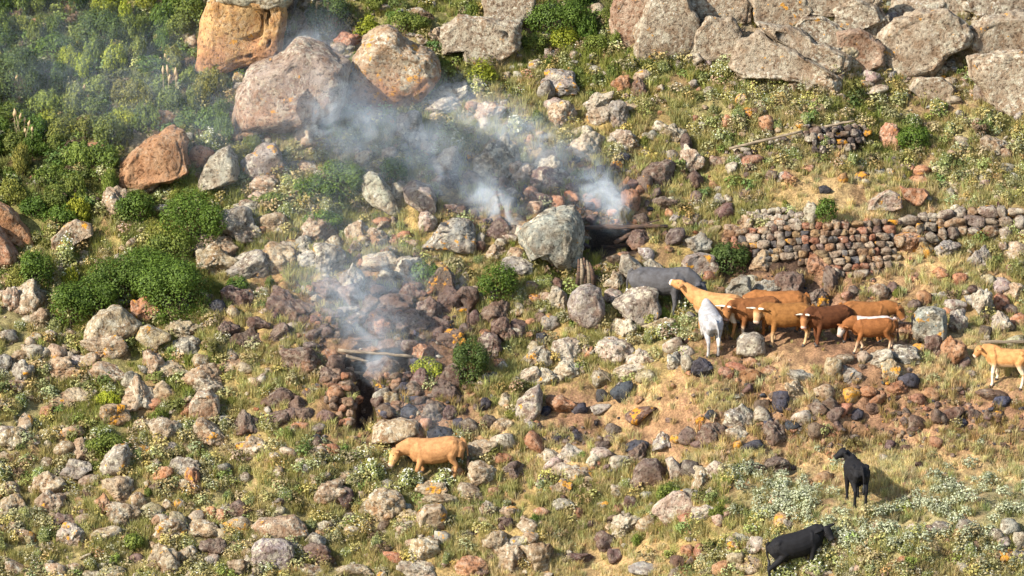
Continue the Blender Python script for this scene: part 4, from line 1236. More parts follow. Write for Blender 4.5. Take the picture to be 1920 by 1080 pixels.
def scatter(name, label, protos, pos, scale, rotz, tint, kinds, extra=None, tilt=None, height=None):
    n = len(pos)
    c = bpy.data.collections.new(name + '_kinds')          # source shapes of the scatter, not placed in the scene
    for i, m in enumerate(protos):
        c.objects.link(bpy.data.objects.new('%s_kind' % name + chr(97 + i), m))
    me = bpy.data.meshes.new(name)
    me.vertices.add(n)
    me.vertices.foreach_set('co', np.asarray(pos, np.float32).ravel())
    a = me.attributes.new('scl', 'FLOAT_VECTOR', 'POINT'); a.data.foreach_set('vector', np.asarray(scale, np.float32).ravel())
    rot = np.zeros((n, 3), np.float32); rot[:, 2] = rotz
    if tilt is not None:
        rot[:, :2] = tilt
    a = me.attributes.new('rot', 'FLOAT_VECTOR', 'POINT'); a.data.foreach_set('vector', rot.ravel())
    a = me.attributes.new('which', 'INT', 'POINT'); a.data.foreach_set('value', np.asarray(kinds, np.int32))
    add_color(me, 'tint', tint)
    for k, vv in (extra or {}).items():
        add_float(me, k, vv)
    o = obj(name, me)
    ng = bpy.data.node_groups.new(name, 'GeometryNodeTree')
    ng.interface.new_socket('Geometry', in_out='INPUT', socket_type='NodeSocketGeometry')
    ng.interface.new_socket('Geometry', in_out='OUTPUT', socket_type='NodeSocketGeometry')
    N = ng.nodes
    gi, go = N.new('NodeGroupInput'), N.new('NodeGroupOutput')
    ci = N.new('GeometryNodeCollectionInfo')
    ci.inputs['Collection'].default_value = c
    ci.inputs['Separate Children'].default_value = True
    ci.inputs['Reset Children'].default_value = True
    ip = N.new('GeometryNodeInstanceOnPoints')
    ip.inputs['Pick Instance'].default_value = True
    def at(nm, dt):
        x = N.new('GeometryNodeInputNamedAttribute'); x.data_type = dt; x.inputs['Name'].default_value = nm
        return x.outputs['Attribute']
    L = ng.links
    L.new(gi.outputs[0], ip.inputs['Points'])
    L.new(ci.outputs[0], ip.inputs['Instance'])
    L.new(at('which', 'INT'), ip.inputs['Instance Index'])
    e2r = N.new('FunctionNodeEulerToRotation')
    L.new(at('rot', 'FLOAT_VECTOR'), e2r.inputs[0])
    L.new(e2r.outputs[0], ip.inputs['Rotation'])
    L.new(at('scl', 'FLOAT_VECTOR'), ip.inputs['Scale'])
    L.new(ip.outputs[0], go.inputs[0])
    md = o.modifiers.new('scatter', 'NODES')
    md.node_group = ng
    tag(o, label, name.replace('_', ' '), kind='stuff')
    return o

def points(n, dens, jitter=24.0, low=False):
    """n tries evenly over the picture; dens maps a ground letter to the chance it keeps a plant."""
    u = RNG.uniform(-110, 2030, n); v = RNG.uniform(-110, 1190, n)
    z = zone_at(u, v, jitter)
    d = np.array([dens.get(c, 0.0) for c in CODES])[z]
    patch = np.clip(0.75 + 0.9 * fbm(np.stack([u / 70, v / 52, np.zeros(n)], 1), 2, 61), 0.1, 1.6)
    keep = RNG.random(n) < d * patch
    u, v, z = u[keep], v[keep], z[keep]
    i = np.clip(np.searchsorted(VS, v), 0, len(VS) - 1); j = np.clip(np.searchsorted(US, u), 0, len(US) - 1)
    ok = (hole[i, j] < 0.3) & (walls[i, j] < 0.3)
    u, v, z = u[ok], v[ok], z[ok]
    ok = free_of_rocks(u, v, 0.80)
    if not low:
        ok &= clear_of_cattle(u, v)
    return u[ok], v[ok], z[ok]

GRASS_TINT = {'G': (0.19, 0.20, 0.065), 'g': (0.25, 0.26, 0.065), 'f': (0.38, 0.325, 0.135), 'y': (0.56, 0.46, 0.245), 'o': (0.41, 0.36, 0.155), 'r': (0.33, 0.23, 0.10), 'd': (0.22, 0.17, 0.07), 't': (0.30, 0.25, 0.10), 'X': (0.30, 0.29, 0.13)}
gt = np.array([GRASS_TINT[c] for c in CODES])
u, v, z = points(120000, {'G': 0.30, 'g': 0.55, 'f': 0.60, 'y': 0.82, 'o': 0.76, 'r': 0.13, 'd': 0.14, 't': 0.22, 'X': 0.45}, low=True)
n = len(u)
trod = clear_of_cattle(u, v)
tufts = [proto_tuft(i, 34, 0.22 + 0.05 * (i % 3), 0.15 + 0.03 * (i % 2), 0.007) for i in range(5)]
tt = gt[z] * RNG.uniform(0.7, 1.3, (n, 1)) * RNG.normal(1, 0.07, (n, 3))
gn = sstep(0.1, 0.6, fbm(np.stack([u / 55, v / 40, np.zeros(n)], 1), 2, 77))[:, None]
tt = tt * (1 - 0.42 * gn) + np.array([0.22, 0.225, 0.06]) * 0.42 * gn * np.where(np.isin(z, [CODES.index('y'), CODES.index('r')]), 0.45, 1.0)[:, None] + tt * 0.42 * gn * np.where(np.isin(z, [CODES.index('y'), CODES.index('r')]), 0.55, 0.0)[:, None]
s = RNG.uniform(0.55, 1.25, n)[:, None] * np.stack([np.ones(n), np.ones(n), RNG.uniform(0.7, 1.2, n)], 1)
s *= np.where(z == CODES.index('y'), 0.85, 1.0)[:, None]
s = s * np.where(trod, 1.0, 0.45)[:, None]
scatter('grass', 'dry and green grass tufts covering the slope between the rocks', tufts, ground(u, v), s, RNG.uniform(0, 6.28, n), np.clip(tt, 0.01, 0.9), RNG.integers(0, 5, n))

# pale flowering cover: grey-green leaves and small white flower heads
FL = [leaf_mesh('cover', M_COVER, bush_lobes(random.Random(800 + i), 0.30, 0.30, 0.36, 5), 170, 0.034, 800 + i, flowers=(2, 8, 16, 40)[i], clumps=26, petal=0.015, up=0.9) for i in range(4)]
u, v, z = points(26000, {'G': 0.10, 'g': 0.22, 'f': 0.50, 'y': 0.008, 'o': 0.13, 'r': 0.012, 't': 0.02, 'X': 0.95})
n = len(u)
white = (z == CODES.index('X'))
ct = np.array([0.37, 0.335, 0.17]) * RNG.uniform(0.7, 1.25, (n, 1)) * RNG.normal(1, 0.08, (n, 3))
yel = (RNG.random(n) < 0.4)[:, None]
ct = np.where(yel, ct * np.array([1.12, 1.05, 0.75]), ct)
s = RNG.uniform(0.55, 1.35, n)[:, None] * np.ones((n, 3))
ct = np.where(white[:, None], np.array([0.40, 0.42, 0.27]) * RNG.uniform(0.8, 1.2, (n, 1)), ct)
scatter('flowering_ground_cover', 'pale grey-green ground cover dotted with white flowers', FL, ground(u, v), s, RNG.uniform(0, 6.28, n), np.clip(ct, 0.01, 0.9), np.where(white, RNG.integers(2, 4, n), RNG.integers(0, 4, n)))

# low leafy cover
SC = [leaf_mesh('cover', M_COVER, bush_lobes(random.Random(830 + i), 0.34, 0.34, 0.34, 5), 210, 0.042, 830 + i, clumps=26, up=0.8) for i in range(3)]
u, v, z = points(24000, {'G': 0.70, 'g': 0.16, 'f': 0.06, 'y': 0.003, 'o': 0.03, 't': 0.015})
n = len(u)
ct = np.where((z == 0)[:, None], np.array([0.115, 0.145, 0.035]), np.array([0.16, 0.18, 0.05])) * RNG.uniform(0.6, 1.5, (n, 1)) * RNG.normal(1, 0.1, (n, 3))
br = (RNG.random(n) < 0.12)[:, None]
ct = np.where(br, np.array([0.15, 0.10, 0.06]), ct)
s = RNG.uniform(0.5, 1.3, n)[:, None] * np.ones((n, 3))
scatter('scrub_ground_cover', 'low leafy green ground cover between the bushes', SC, ground(u, v), s, RNG.uniform(0, 6.28, n), np.clip(ct, 0.008, 0.9), RNG.integers(0, 3, n))

# rubble: the stones too many and too small to tell apart
RB = []
for i in range(8):
    v_, f_ = rock_verts(400 + i, 3 if i < 5 else 2, True, 0.9)
    RB.append(mesh_np('rubble', v_, f_))
    RB[-1].materials.append(M_RUBBLE)
u, v, z = points(40000, {'G': 0.03, 'g': 0.20, 'f': 0.38, 'y': 0.07, 'o': 0.38, 'r': 0.66, 'd': 0.75, 't': 0.60}, 30)
n = len(u)
size = 0.042 + 0.11 * RNG.random(n) ** 2.6 + np.where(RNG.random(n) < 0.09, RNG.uniform(0.04, 0.13, n), 0)
MIX = {'r': 'rrddddk', 'd': 'dddkrdg', 'f': 'twtgt', 'g': 'twgt', 'y': 'rdtgwr', 'o': 'tgwdrt', 't': 'ttg', 'G': 'tr'}
typ = np.array([random.choice(MIX.get(CODES[q], 't')) for q in z])
size = np.where(z == CODES.index('r'), size * 0.8, size)
um, vm, zm = points(5200, {'g': 0.14, 'f': 0.36, 'y': 0.02, 'o': 0.34, 'r': 0.13, 'd': 0.85, 't': 0.75}, 26)
nm = len(um)
u = np.append(u, um); v = np.append(v, vm)
typ = np.append(typ, [random.choice(MIX.get(CODES[q], 't')) for q in zm])
size = np.append(size, RNG.uniform(0.14, 0.27, nm)); n = len(u)
SM = [q for q in SMALL if q[2] > 0]
u = np.append(u, [q[0] for q in SM]); v = np.append(v, [q[1] + 0.30 * q[3] for q in SM])
typ = np.append(typ, [q[4][0] for q in SM])
sc = np.stack([size * RNG.uniform(0.85, 1.35, n), size, size * RNG.uniform(0.6, 1.0, n)], 1)
sc = np.vstack([sc, [(q[2] / 2 / 60 * 1.05, (q[2] + q[3]) / 4 / 60, q[3] / 2 / 60 * 1.1) for q in SM]])
N_ = len(u)
pp = ground(u, v)
pp[:, 2] += sc[:, 2] * 0.25
tt = np.array([ROCK_TINT[t] for t in typ]) * RNG.uniform(0.75, 1.2, (N_, 1)) * RNG.normal(1, 0.05, (N_, 3))
lk = np.array([ROCK_LOOK[t] for t in typ])
rz = RNG.uniform(0, 6.28, N_); rz[n:] = 0
scatter('rubble', 'small stones and rubble scattered over the hillside', RB, pp, sc, rz, tt, RNG.integers(0, 8, N_),
        {'lichen': lk[:, 0] * 0.8, 'orange': np.where(RNG.random(N_) < 0.05, 0.4, lk[:, 1]), 'stain': lk[:, 2] * 0.4}, RNG.normal(0, 0.25, (N_, 2)))

# ------------------------------------------------------------------ cattle
def coat_material():
    k = NT('cattle_coat')
    c = k.attr('coat').outputs['Color']
    tc = k.n('ShaderNodeTexCoord')
    n = k.noise(tc.outputs['Object'], 7.0, 4, 0.6)
    n2 = k.noise(tc.outputs['Object'], 40.0, 3, 0.6)
    col = k.mix(k.ramp(n, 0.3, 0.7), k.mix(1.0, c, (0.76, 0.71, 0.66), 'MULTIPLY'), k.mix(1.0, c, (1.14, 1.12, 1.10), 'MULTIPLY'))
    col = k.mix(k.ramp(n2, 0.35, 0.65, 0.0, 0.35), col, k.mix(1.0, col, (0.70, 0.66, 0.62), 'MULTIPLY'))
    bs = k.n('ShaderNodeBsdfPrincipled')
    k.l(col, bs.inputs['Base Color'])
    bs.inputs['Roughness'].default_value = 0.78
    bs.inputs['Specular IOR Level'].default_value = 0.2
    bp = k.n('ShaderNodeBump'); bp.inputs['Strength'].default_value = 0.25; bp.inputs['Distance'].default_value = 0.02
    k.l(n2, bp.inputs['Height']); k.l(bp.outputs[0], bs.inputs['Normal'])
    k.l(bs.outputs[0], k.out.inputs['Surface'])
    return k.m
M_COAT = coat_material()
M_HORN = plain_material('horn', (0.66, 0.61, 0.50), 0.4)
M_HOOF = plain_material('hoof', (0.05, 0.04, 0.035), 0.5)
M_EYE = plain_material('eye', (0.01, 0.008, 0.008), 0.15, 0.5)
M_HAIR_DARK = plain_material('tail_hair_dark', (0.05, 0.03, 0.02), 0.7)
M_HAIR_PALE = plain_material('tail_hair_pale', (0.55, 0.50, 0.42), 0.7)
M_HAIR_BLACK = plain_material('tail_hair_black', (0.012, 0.012, 0.013), 0.6)

def unit(a):
    a = np.asarray(a, float)
    return a / (np.linalg.norm(a) + 1e-9)

def make_cow(label, u, v, heading, scale, poll, muzzle, coat, horns=0.0, steps=(0.05, -0.08, 0.10, -0.06), sock=None, belly=None, face=None,
             nose=(0.42, 0.26, 0.20), hair=M_HAIR_DARK, back=None, tail_side=0.0, seed=0, lift=0.0, spots=0.0, calf=False, rise=0.0, slim=1.0):
    """Adult cow about 1.3 m at the withers facing +x before it is turned; poll and muzzle give the head's pose."""
    rnd = random.Random(seed)
    g = ground(u, v)[0]
    head = R(heading)
    ch, sh = math.cos(head), math.sin(head)
    def foot_z(lx, ly):
        X = g[0] + (lx * ch - ly * sh) * scale
        Y = g[1] + (lx * sh + ly * ch) * scale
        return (ground_z(X, Y, g[2]) - g[2]) / scale
    leg_xy = [(0.47 + steps[0], 0.17), (0.47 + steps[1], -0.17), (-0.63 + steps[2], 0.17), (-0.63 + steps[3], -0.17)]
    fz = [foot_z(*q) for q in leg_xy]
    fz = [float(np.clip(z, -0.32, 0.32)) for z in fz]
    front, hind = (fz[0] + fz[1]) / 2, (fz[2] + fz[3]) / 2
    pitch = math.atan2(front - hind, 1.1) * 0.6
    mid = (front + hind) / 2
    cp, sp = math.cos(pitch), math.sin(pitch)
    def tilt(p):
        p = np.asarray(p, float)
        x, z = p[..., 0], p[..., 2] - 0.9 + bodyz
        return np.stack([x * cp - z * sp, p[..., 1], x * sp + z * cp + 0.9 + mid], -1)
    bodyz = rise                        # young animals stand on longer legs
    parts = []
    spine = [(-0.83, 1.13, .07, .08), (-0.79, 1.08, .17, .17), (-0.66, 1.02, .29, .275), (-0.46, .98, .34, .305), (-0.20, .92, .385, .325), (0.12, .90, .39, .315),
             (0.38, .93, .385, .275), (0.56, .98, .34, .235), (0.68, 1.01, .25, .19), (0.76, 1.03, .10, .10)]
    sl = slim
    parts.append(tube(tilt([(x, 0, z) for x, z, _, _ in spine]), [(r * sl, w * sl * 1.14) for _, _, r, w in spine], 20))
    # withers, hip bones, brisket
    parts.append(tube(tilt([(0.30, 0, 1.20), (0.45, 0, 1.24), (0.62, 0, 1.19)]), [.08, .10, .08], 10))
    for sgn in (-1, 1):
        parts.append(tube(tilt([(-0.44, sgn * .20, 1.18), (-0.54, sgn * .23, 1.15), (-0.66, sgn * .18, 1.13)]), [.07, .095, .085], 10))
    parts.append(tube(tilt([(0.45, 0, .66), (0.62, 0, .72), (0.74, 0, .86)]), [.10, .11, .08], 10))
    # neck
    P, Mz = np.array(poll, float), np.array(muzzle, float)
    n0 = np.array([0.52, 0, 1.06]); n1 = np.array([0.72, 0.0, 1.10])
    nb = P * 0.45 + n1 * 0.55
    hd = unit(Mz - P)
    parts.append(tube(tilt([n0, n1 + (P - n1) * 0.08, nb, P - unit(P - n1) * 0.02]), [(.28, .19), (.27, .18), (.225, .155), (.165, .125)], 16))
    down = np.array([0, 0, -1.0])
    parts.append(tube(tilt([n0 + np.array([.1, 0, -.26]), nb + down * .16, P + down * .14 + hd * .05]), [.075, .05, .03], 8))     # dewlap
    # head
    L = np.linalg.norm(Mz - P)
    up = unit(np.array([0, 0, 1.0]) - hd * hd[2]) if abs(hd[2]) < 0.97 else np.array([-1.0, 0, 0])
    side = np.cross(hd, up)
    hp = [P - hd * 0.05, P + hd * L * 0.15, P + hd * L * 0.40 - up * .01, P + hd * L * 0.70 - up * .025, P + hd * L * 0.92 - up * .03, P + hd * L * 1.0 - up * .03]
    parts.append(tube(tilt(hp), [(.10, .10), (.155, .135), (.145, .12), (.108, .092), (.10, .092), (.06, .06)], 14))
    parts.append(tube(tilt([P - up * .10 + hd * .10, P - up * .105 + hd * L * .45, P - up * .085 + hd * L * .75]), [.07, .065, .045], 10))   # jaw
    for sgn in (-1, 1):
        e0 = P + side * sgn * .09 + up * .03
        parts.append(tube(tilt([e0, e0 + side * sgn * .14 + up * .0, e0 + side * sgn * .30 - up * .03]), [(.036, .05), (.044, .09), (.026, .036)], 8))
    # legs
    joints = []
    for k, (lx, ly) in enumerate(leg_xy):
        sgn = 1 if ly > 0 else -1
        z0 = fz[k]
        if k < 2:
            top = tilt(np.array([0.46, sgn * .15, .98])); elb = tilt(np.array([0.42, sgn * .18, .72]))
            foot = np.array([lx, ly, z0])
            knee = np.array([elb[0] * .42 + lx * .58 + .03, ly, elb[2] * .46 + z0 * .54])
            fet = np.array([lx - .015, ly, z0 + .14])
            path = [top, elb, knee + (elb - knee) * .35, knee, (knee + fet) / 2, fet, foot + np.array([.03, 0, .05]), foot + np.array([.035, 0, .01])]
            rad = [.15, .115, .075, .062, .047, .050, .055, .058]
        else:
            top = tilt(np.array([-0.58, sgn * .14, 1.02])); stf = tilt(np.array([-0.44, sgn * .19, .76]))
            foot = np.array([lx, ly, z0])
            hock = np.array([lx - .07, ly, z0 + .47 + rise * .45])
            fet = np.array([lx - .01, ly, z0 + .14])
            path = [top, stf, stf * .5 + hock * .5 + np.array([.02, 0, 0]), hock, (hock + fet) / 2, fet, foot + np.array([.03, 0, .05]), foot + np.array([.035, 0, .01])]
            rad = [.20, .165, .10, .066, .048, .050, .055, .058]
        parts.append(tube(np.array(path), rad, 12))
        joints.append((foot, z0))
    # shoulder blades, ribs and the hollow of the flank
    for sgn in (-1, 1):
        parts.append(tube(tilt([(0.50, sgn * .17, 1.18), (0.43, sgn * .235, 1.00), (0.40, sgn * .22, .78)]), [.06, .085, .08], 10))
        for q in range(5 if slim > 0.95 else 0):
            rx = 0.22 - q * 0.095
            parts.append(tube(tilt([(rx + .02, sgn * .24, 1.12), (rx, sgn * .318, .95), (rx - .02, sgn * .30, .76)]), [.012, .020, .012], 6))
    # buttock mass and tail
    for sgn in (-1, 1):
        parts.append(tube(tilt([(-0.70, sgn * .10, 1.12), (-0.74, sgn * .13, .92), (-0.66, sgn * .15, .70)]), [.13, .15, .09], 10))
    tl = tilt(np.array([(-0.78, 0, 1.24), (-0.88, tail_side * .3, 1.16), (-0.93, tail_side * .8, .90), (-0.93, tail_side, .62)]))
    parts.append(tube(tl, [.045, .04, .030, .026], 8))
    if not calf:
        parts.append(tube(tilt([(-0.40, 0, .62), (-0.44, 0, .58), (-0.5, 0, .60)]), [.10, .11, .08], 10))
    raw = build('body_raw', parts, None)
    md = raw.modifiers.new('r', 'REMESH'); md.mode = 'VOXEL'; md.voxel_size = 0.018; md.adaptivity = 0
    ms = raw.modifiers.new('s', 'SMOOTH'); ms.factor = 0.5; ms.iterations = 4
    dg = bpy.context.evaluated_depsgraph_get()
    bm_ = bpy.data.meshes.new_from_object(raw.evaluated_get(dg))
    rm = raw.data
    bpy.data.objects.remove(raw); bpy.data.meshes.remove(rm)
    bm_.name = 'body'
    nv = len(bm_.vertices)
    co = np.zeros(nv * 3, np.float32); bm_.vertices.foreach_get('co', co); co = co.reshape(-1, 3).astype(float)
    bm_.polygons.foreach_set('use_smooth', np.full(len(bm_.polygons), True))
    col = np.tile(np.array(coat, float), (nv, 1))
    if belly is not None:
        f = (1 - sstep(0.62, 0.85, co[:, 2] - mid)) * (np.abs(co[:, 0]) < 0.75) * (co[:, 2] - mid > 0.45)
        col = col * (1 - f[:, None]) + np.array(belly) * f[:, None]
    if back is not None:
        f = sstep(1.14, 1.24, co[:, 2] - mid - co[:, 0] * sp) * (np.abs(co[:, 1]) < 0.16) * (co[:, 0] < 0.6)
        col = col * (1 - f[:, None]) + np.array(back) * f[:, None]
    if sock is not None:
        lowz = co[:, 2] - np.interp(co[:, 0], [-0.63, 0.47], [hind, front])
        f = 1 - sstep(0.24, 0.52, lowz)
        col = col * (1 - f[:, None]) + np.array(sock) * f[:, None]
    if spots:
        f = sstep(0.1, 0.4, fbm(co * 5.5 + seed, 3, seed))[:, None] * spots
        col = col * (1 - f) + np.array([0.62, 0.62, 0.63]) * f
    Pt, Mt = tilt(P), tilt(Mz)
    ax = unit(Mt - Pt)
    t = (co - Pt) @ ax
    rr = np.linalg.norm(co - Pt - t[:, None] * ax, axis=1)
    hm = (rr < 0.22) * (t > -0.05)
    if face is not None:
        f = hm * sstep(0.05, 0.2, t) * 0.9
        col = col * (1 - f[:, None]) + np.array(face) * f[:, None]
    f = hm * sstep(L * 0.80, L * 0.90, t)
    col = col * (1 - f[:, None]) + np.array(nose) * f[:, None]
    add_color(bm_, 'coat', col)
    bm_.materials.clear(); bm_.materials.append(M_COAT)
    root = empty('calf' if calf else 'cow', tuple(g + np.array([0, 0, lift])), head)
    root.scale = (scale,) * 3
    tag(root, label, 'calf' if calf else 'cow')
    obj('body', bm_, None, root)
    for foot, z0 in joints:
        vs, fs = tube([foot + np.array([.035, 0, -.01]), foot + np.array([.04, 0, .035]), foot + np.array([.03, 0, .075])], [.066, .064, .054], 10)
        build('hoof', [(vs, fs)], M_HOOF, root)
    tp = tl[-1]
    build('tail_tuft', [tube([tp + np.array([0, 0, .06]), tp + np.array([0, 0, -.08]), tp + np.array([-.01, 0, -.2]), tp + np.array([0, 0, -.30])], [.028, .055, .05, .012], 8)], hair, root)
    for sgn in (-1, 1):
        ep = tilt(P + hd * L * .32 + side * sgn * .098 + up * .045)
        es = tube([ep - side * .022, ep + side * 0, ep + side * .022], [.012, .026, .012], 8)
        build('eye', [es], M_EYE, root)
        if horns:
            h0 = P + side * sgn * .06 + up * .08
            pts_ = [h0, h0 + side * sgn * .12 * horns + up * .03 * horns, h0 + side * sgn * .22 * horns + up * .10 * horns + hd * .03, h0 + side * sgn * .25 * horns + up * .22 * horns + hd * .06]
            build('horn', [tube(tilt(pts_), [.040, .034, .026, .010], 8)], M_HORN, root)
    return root

TAN = (0.39, 0.205, 0.088); ORANGE = (0.250, 0.104, 0.032); BROWN = (0.190, 0.076, 0.025); DARKB = (0.10, 0.036, 0.013); BLACK = (0.010, 0.010, 0.012)
CREAM = (0.68, 0.56, 0.40); WHITE = (0.34, 0.345, 0.36)
make_cow('tan cow grazing with lowered head alone among flowering shrubs below the burnt shelter', 816, 886, 177, 1.03, (1.14, 0, 1.0), (1.40, 0.06, 0.56), TAN, steps=(0.16, -0.10, 0.06, -0.10), nose=(0.6, 0.42, 0.3), seed=1, rise=-0.13, face=(0.62, 0.37, 0.16))
make_cow('white-grey cow seen from behind at the left end of the herd', 1331, 652, 98, 0.95, (1.05, -0.1, 0.80), (1.22, -0.2, 0.38), WHITE, steps=(0.0, 0.05, -0.03, 0.08), tail_side=-0.14, hair=M_HAIR_PALE, spots=0.0, nose=(0.2, 0.2, 0.2), seed=2, sock=(0.40, 0.39, 0.38))
make_cow('light tan cow stretching its neck up to the left behind the white cow', 1346, 630, 158, 1.02, (1.14, 0.0, 1.40), (1.58, 0.0, 1.50), (0.43, 0.225, 0.09), horns=0.0, nose=(0.75, 0.62, 0.5), seed=3, belly=CREAM)
make_cow('brown cow with white horns and head turned to the white cow', 1418, 638, 192, 0.94, (0.98, 0.16, 1.10), (1.14, 0.26, 0.68), BROWN, horns=1.0, face=(0.33, 0.15, 0.05), seed=4, sock=CREAM)
make_cow('orange-backed cow mostly hidden behind the middle of the herd', 1462, 628, 178, 1.0, (1.15, 0, 1.0), (1.4, 0, 0.6), ORANGE, seed=5)
make_cow('big brown cow standing side-on in the middle of the herd with pale horned face', 1476, 650, 186, 0.97, (0.94, 0.06, 1.13), (1.06, 0.24, 0.72), (0.235, 0.107, 0.030), horns=0.9, face=(0.45, 0.29, 0.15), sock=(0.48, 0.33, 0.18), nose=(0.66, 0.5, 0.4), seed=6)
make_cow('dark brown cow with pink muzzle facing left between two lighter cows', 1554, 653, 203, 0.90, (0.94, 0.05, 1.08), (1.10, 0.20, 0.66), DARKB, horns=0.7, face=(0.36, 0.16, 0.06), nose=(0.66, 0.42, 0.36), seed=7)
make_cow('orange-brown cow facing right behind the right end of the herd', 1622, 643, 4, 0.95, (1.06, -0.02, 1.12), (1.28, -0.06, 0.74), ORANGE, horns=0.0, seed=8)
make_cow('small brown cow with white back stripe in front at the right of the herd', 1635, 663, 184, 0.83, (1.10, 0.05, 0.98), (1.30, 0.14, 0.60), (0.22, 0.085, 0.026), face=(0.45, 0.40, 0.36), back=(0.6, 0.5, 0.46), sock=(0.5, 0.36, 0.24), steps=(0.20, -0.12, 0.05, -0.1), seed=9)
make_cow('slim tan calf with white legs standing alone at the right edge', 1889, 722, 164, 0.86, (0.98, 0.02, 1.18), (1.22, 0.06, 0.86), (0.44, 0.225, 0.085), face=(0.40, 0.20, 0.08), sock=(0.72, 0.62, 0.50), hair=M_HAIR_PALE, belly=CREAM, nose=(0.7, 0.55, 0.45), seed=10, calf=True, tail_side=-0.05, rise=0.07, slim=0.86)
make_cow('black cow standing seen from behind with head turned left on the grass', 1604, 944, 99, 0.92, (0.80, 0.20, 1.40), (0.84, 0.53, 1.20), BLACK, steps=(0.02, -0.03, 0.0, -0.05), nose=(0.02, 0.02, 0.02), hair=M_HAIR_BLACK, tail_side=-0.05, seed=11, rise=0.13, slim=0.90)
make_cow('black cow walking away to the right in the flowering shrubs at the bottom', 1494, 1074, 8, 0.98, (0.92, -0.06, 1.16), (1.04, -0.26, 0.80), BLACK, steps=(0.12, -0.15, 0.05, -0.18), nose=(0.02, 0.02, 0.02), hair=M_HAIR_BLACK, seed=12, tail_side=0.05)
make_cow('dark grey cow with head down between boulders left of the tan stretching cow', 1238, 590, 350, 1.12, (1.10, 0.0, 0.86), (1.32, -0.05, 0.42), (0.085, 0.085, 0.092), spots=0.0, face=(0.10, 0.10, 0.11), nose=(0.5, 0.48, 0.46), seed=13, hair=M_HAIR_PALE)

# ------------------------------------------------------------------ smoke
def smoke_material(name, dens, contrast):
    k = NT(name)
    tc = k.n('ShaderNodeTexCoord')
    geo = k.n('ShaderNodeNewGeometry')
    ln = k.n('ShaderNodeVectorMath', operation='LENGTH')
    k.l(tc.outputs['Object'], ln.inputs[0])
    fall = k.ramp(ln.outputs['Value'], 1.0, 0.15)
    n = k.noise(geo.outputs['Position'], 1.05, 6, 0.62, 1.6)
    wisp = k.ramp(n, 0.34, 0.34 + contrast)
    d = k.math('MULTIPLY', k.math('MULTIPLY', fall, wisp), dens)
    pv = k.n('ShaderNodeVolumePrincipled')
    pv.inputs['Color'].default_value = (0.74, 0.87, 1.0, 1)
    pv.inputs['Absorption Color'].default_value = (1.0, 1.0, 1.0, 1)
    pv.inputs['Anisotropy'].default_value = -0.5
    k.l(d, pv.inputs['Density'])
    k.l(pv.outputs[0], k.out.inputs['Volume'])
    k.m.cycles.homogeneous_volume = False
    return k.m
SM_MAT = {'thick': smoke_material('smoke_thick', 1.9, 0.40), 'mid': smoke_material('smoke_mid', 0.50, 0.40), 'thin': smoke_material('smoke_thin', 0.085, 0.55)}
pv_, pf_ = ICO[3]
PUFF = {}
for kk, mm in SM_MAT.items():
    PUFF[kk] = mesh_np('puff', pv_, pf_)
    PUFF[kk].materials.append(mm)

def plume(label, puffs):
    """puffs: u v half-width half-height (photograph px) kind, drifting from the seat of the fire"""
    g = ground(puffs[0][0], puffs[0][1])[0]
    root = empty('smoke', tuple(g))
    tag(root, label, 'smoke', kind='stuff')
    for u, v, a, b, kd in puffs:
        q = ground(u, min(1060, v + b * 0.6))[0]
        mpp = np.linalg.norm(q - CAM) / FPX
        r = (a + b) / 2 * mpp
        o = obj('puff', PUFF[kd], None, root)
        p = at_depth(u, v, q[1] - 0.80 * r)
        o.location = Vector(p) - Vector(root.location)
        o.scale = (a * mpp * 1.70, r * 0.75, b * mpp * 1.60)
        o.rotation_euler = (0, R(25), 0)

plume('bluish smoke rising from the burnt shelter right of the biggest grey boulder', [
    (1150, 398, 30, 34, 'thick'), (1128, 362, 38, 38, 'thick'), (1090, 318, 46, 44, 'mid'), (1040, 285, 60, 46, 'mid'), (970, 245, 75, 50, 'mid'), (880, 215, 90, 55, 'mid')])
plume('thick white smoke drifting left from the rocks behind the biggest grey boulder', [
    (948, 398, 32, 26, 'thick'), (912, 372, 40, 36, 'thick'), (872, 335, 50, 44, 'mid'), (815, 298, 62, 50, 'mid'), (745, 255, 75, 56, 'mid'), (668, 238, 85, 60, 'mid'), (610, 195, 80, 75, 'mid'), (585, 115, 62, 80, 'mid'), (600, 40, 46, 60, 'thin'), (745, 170, 90, 60, 'thin')])
plume('thin smoke curling up from the doorway of the stone shelter', [
    (706, 690, 34, 26, 'thick'), (712, 650, 50, 34, 'mid'), (680, 600, 80, 44, 'mid'), (640, 545, 80, 50, 'mid'), (735, 510, 56, 50, 'mid'), (590, 480, 90, 60, 'thin'), (690, 440, 80, 60, 'thin'), (790, 775, 46, 26, 'mid')])
plume('faint smoke haze spreading over the green scrub at upper left', [
    (420, 190, 190, 120, 'thin'), (230, 150, 200, 120, 'thin'), (90, 120, 150, 100, 'thin'), (560, 320, 170, 100, 'thin')])
plume('broad thin blue veil of smoke hanging over the central rocks', [(930, 310, 210, 90, 'thin'), (1080, 330, 110, 80, 'thin'), (760, 270, 200, 100, 'thin'), (650, 250, 160, 90, 'thin'), (650, 560, 170, 110, 'thin'), (720, 480, 130, 80, 'thin'), (700, 620, 130, 70, 'thin'), (860, 350, 120, 60, 'thin')])

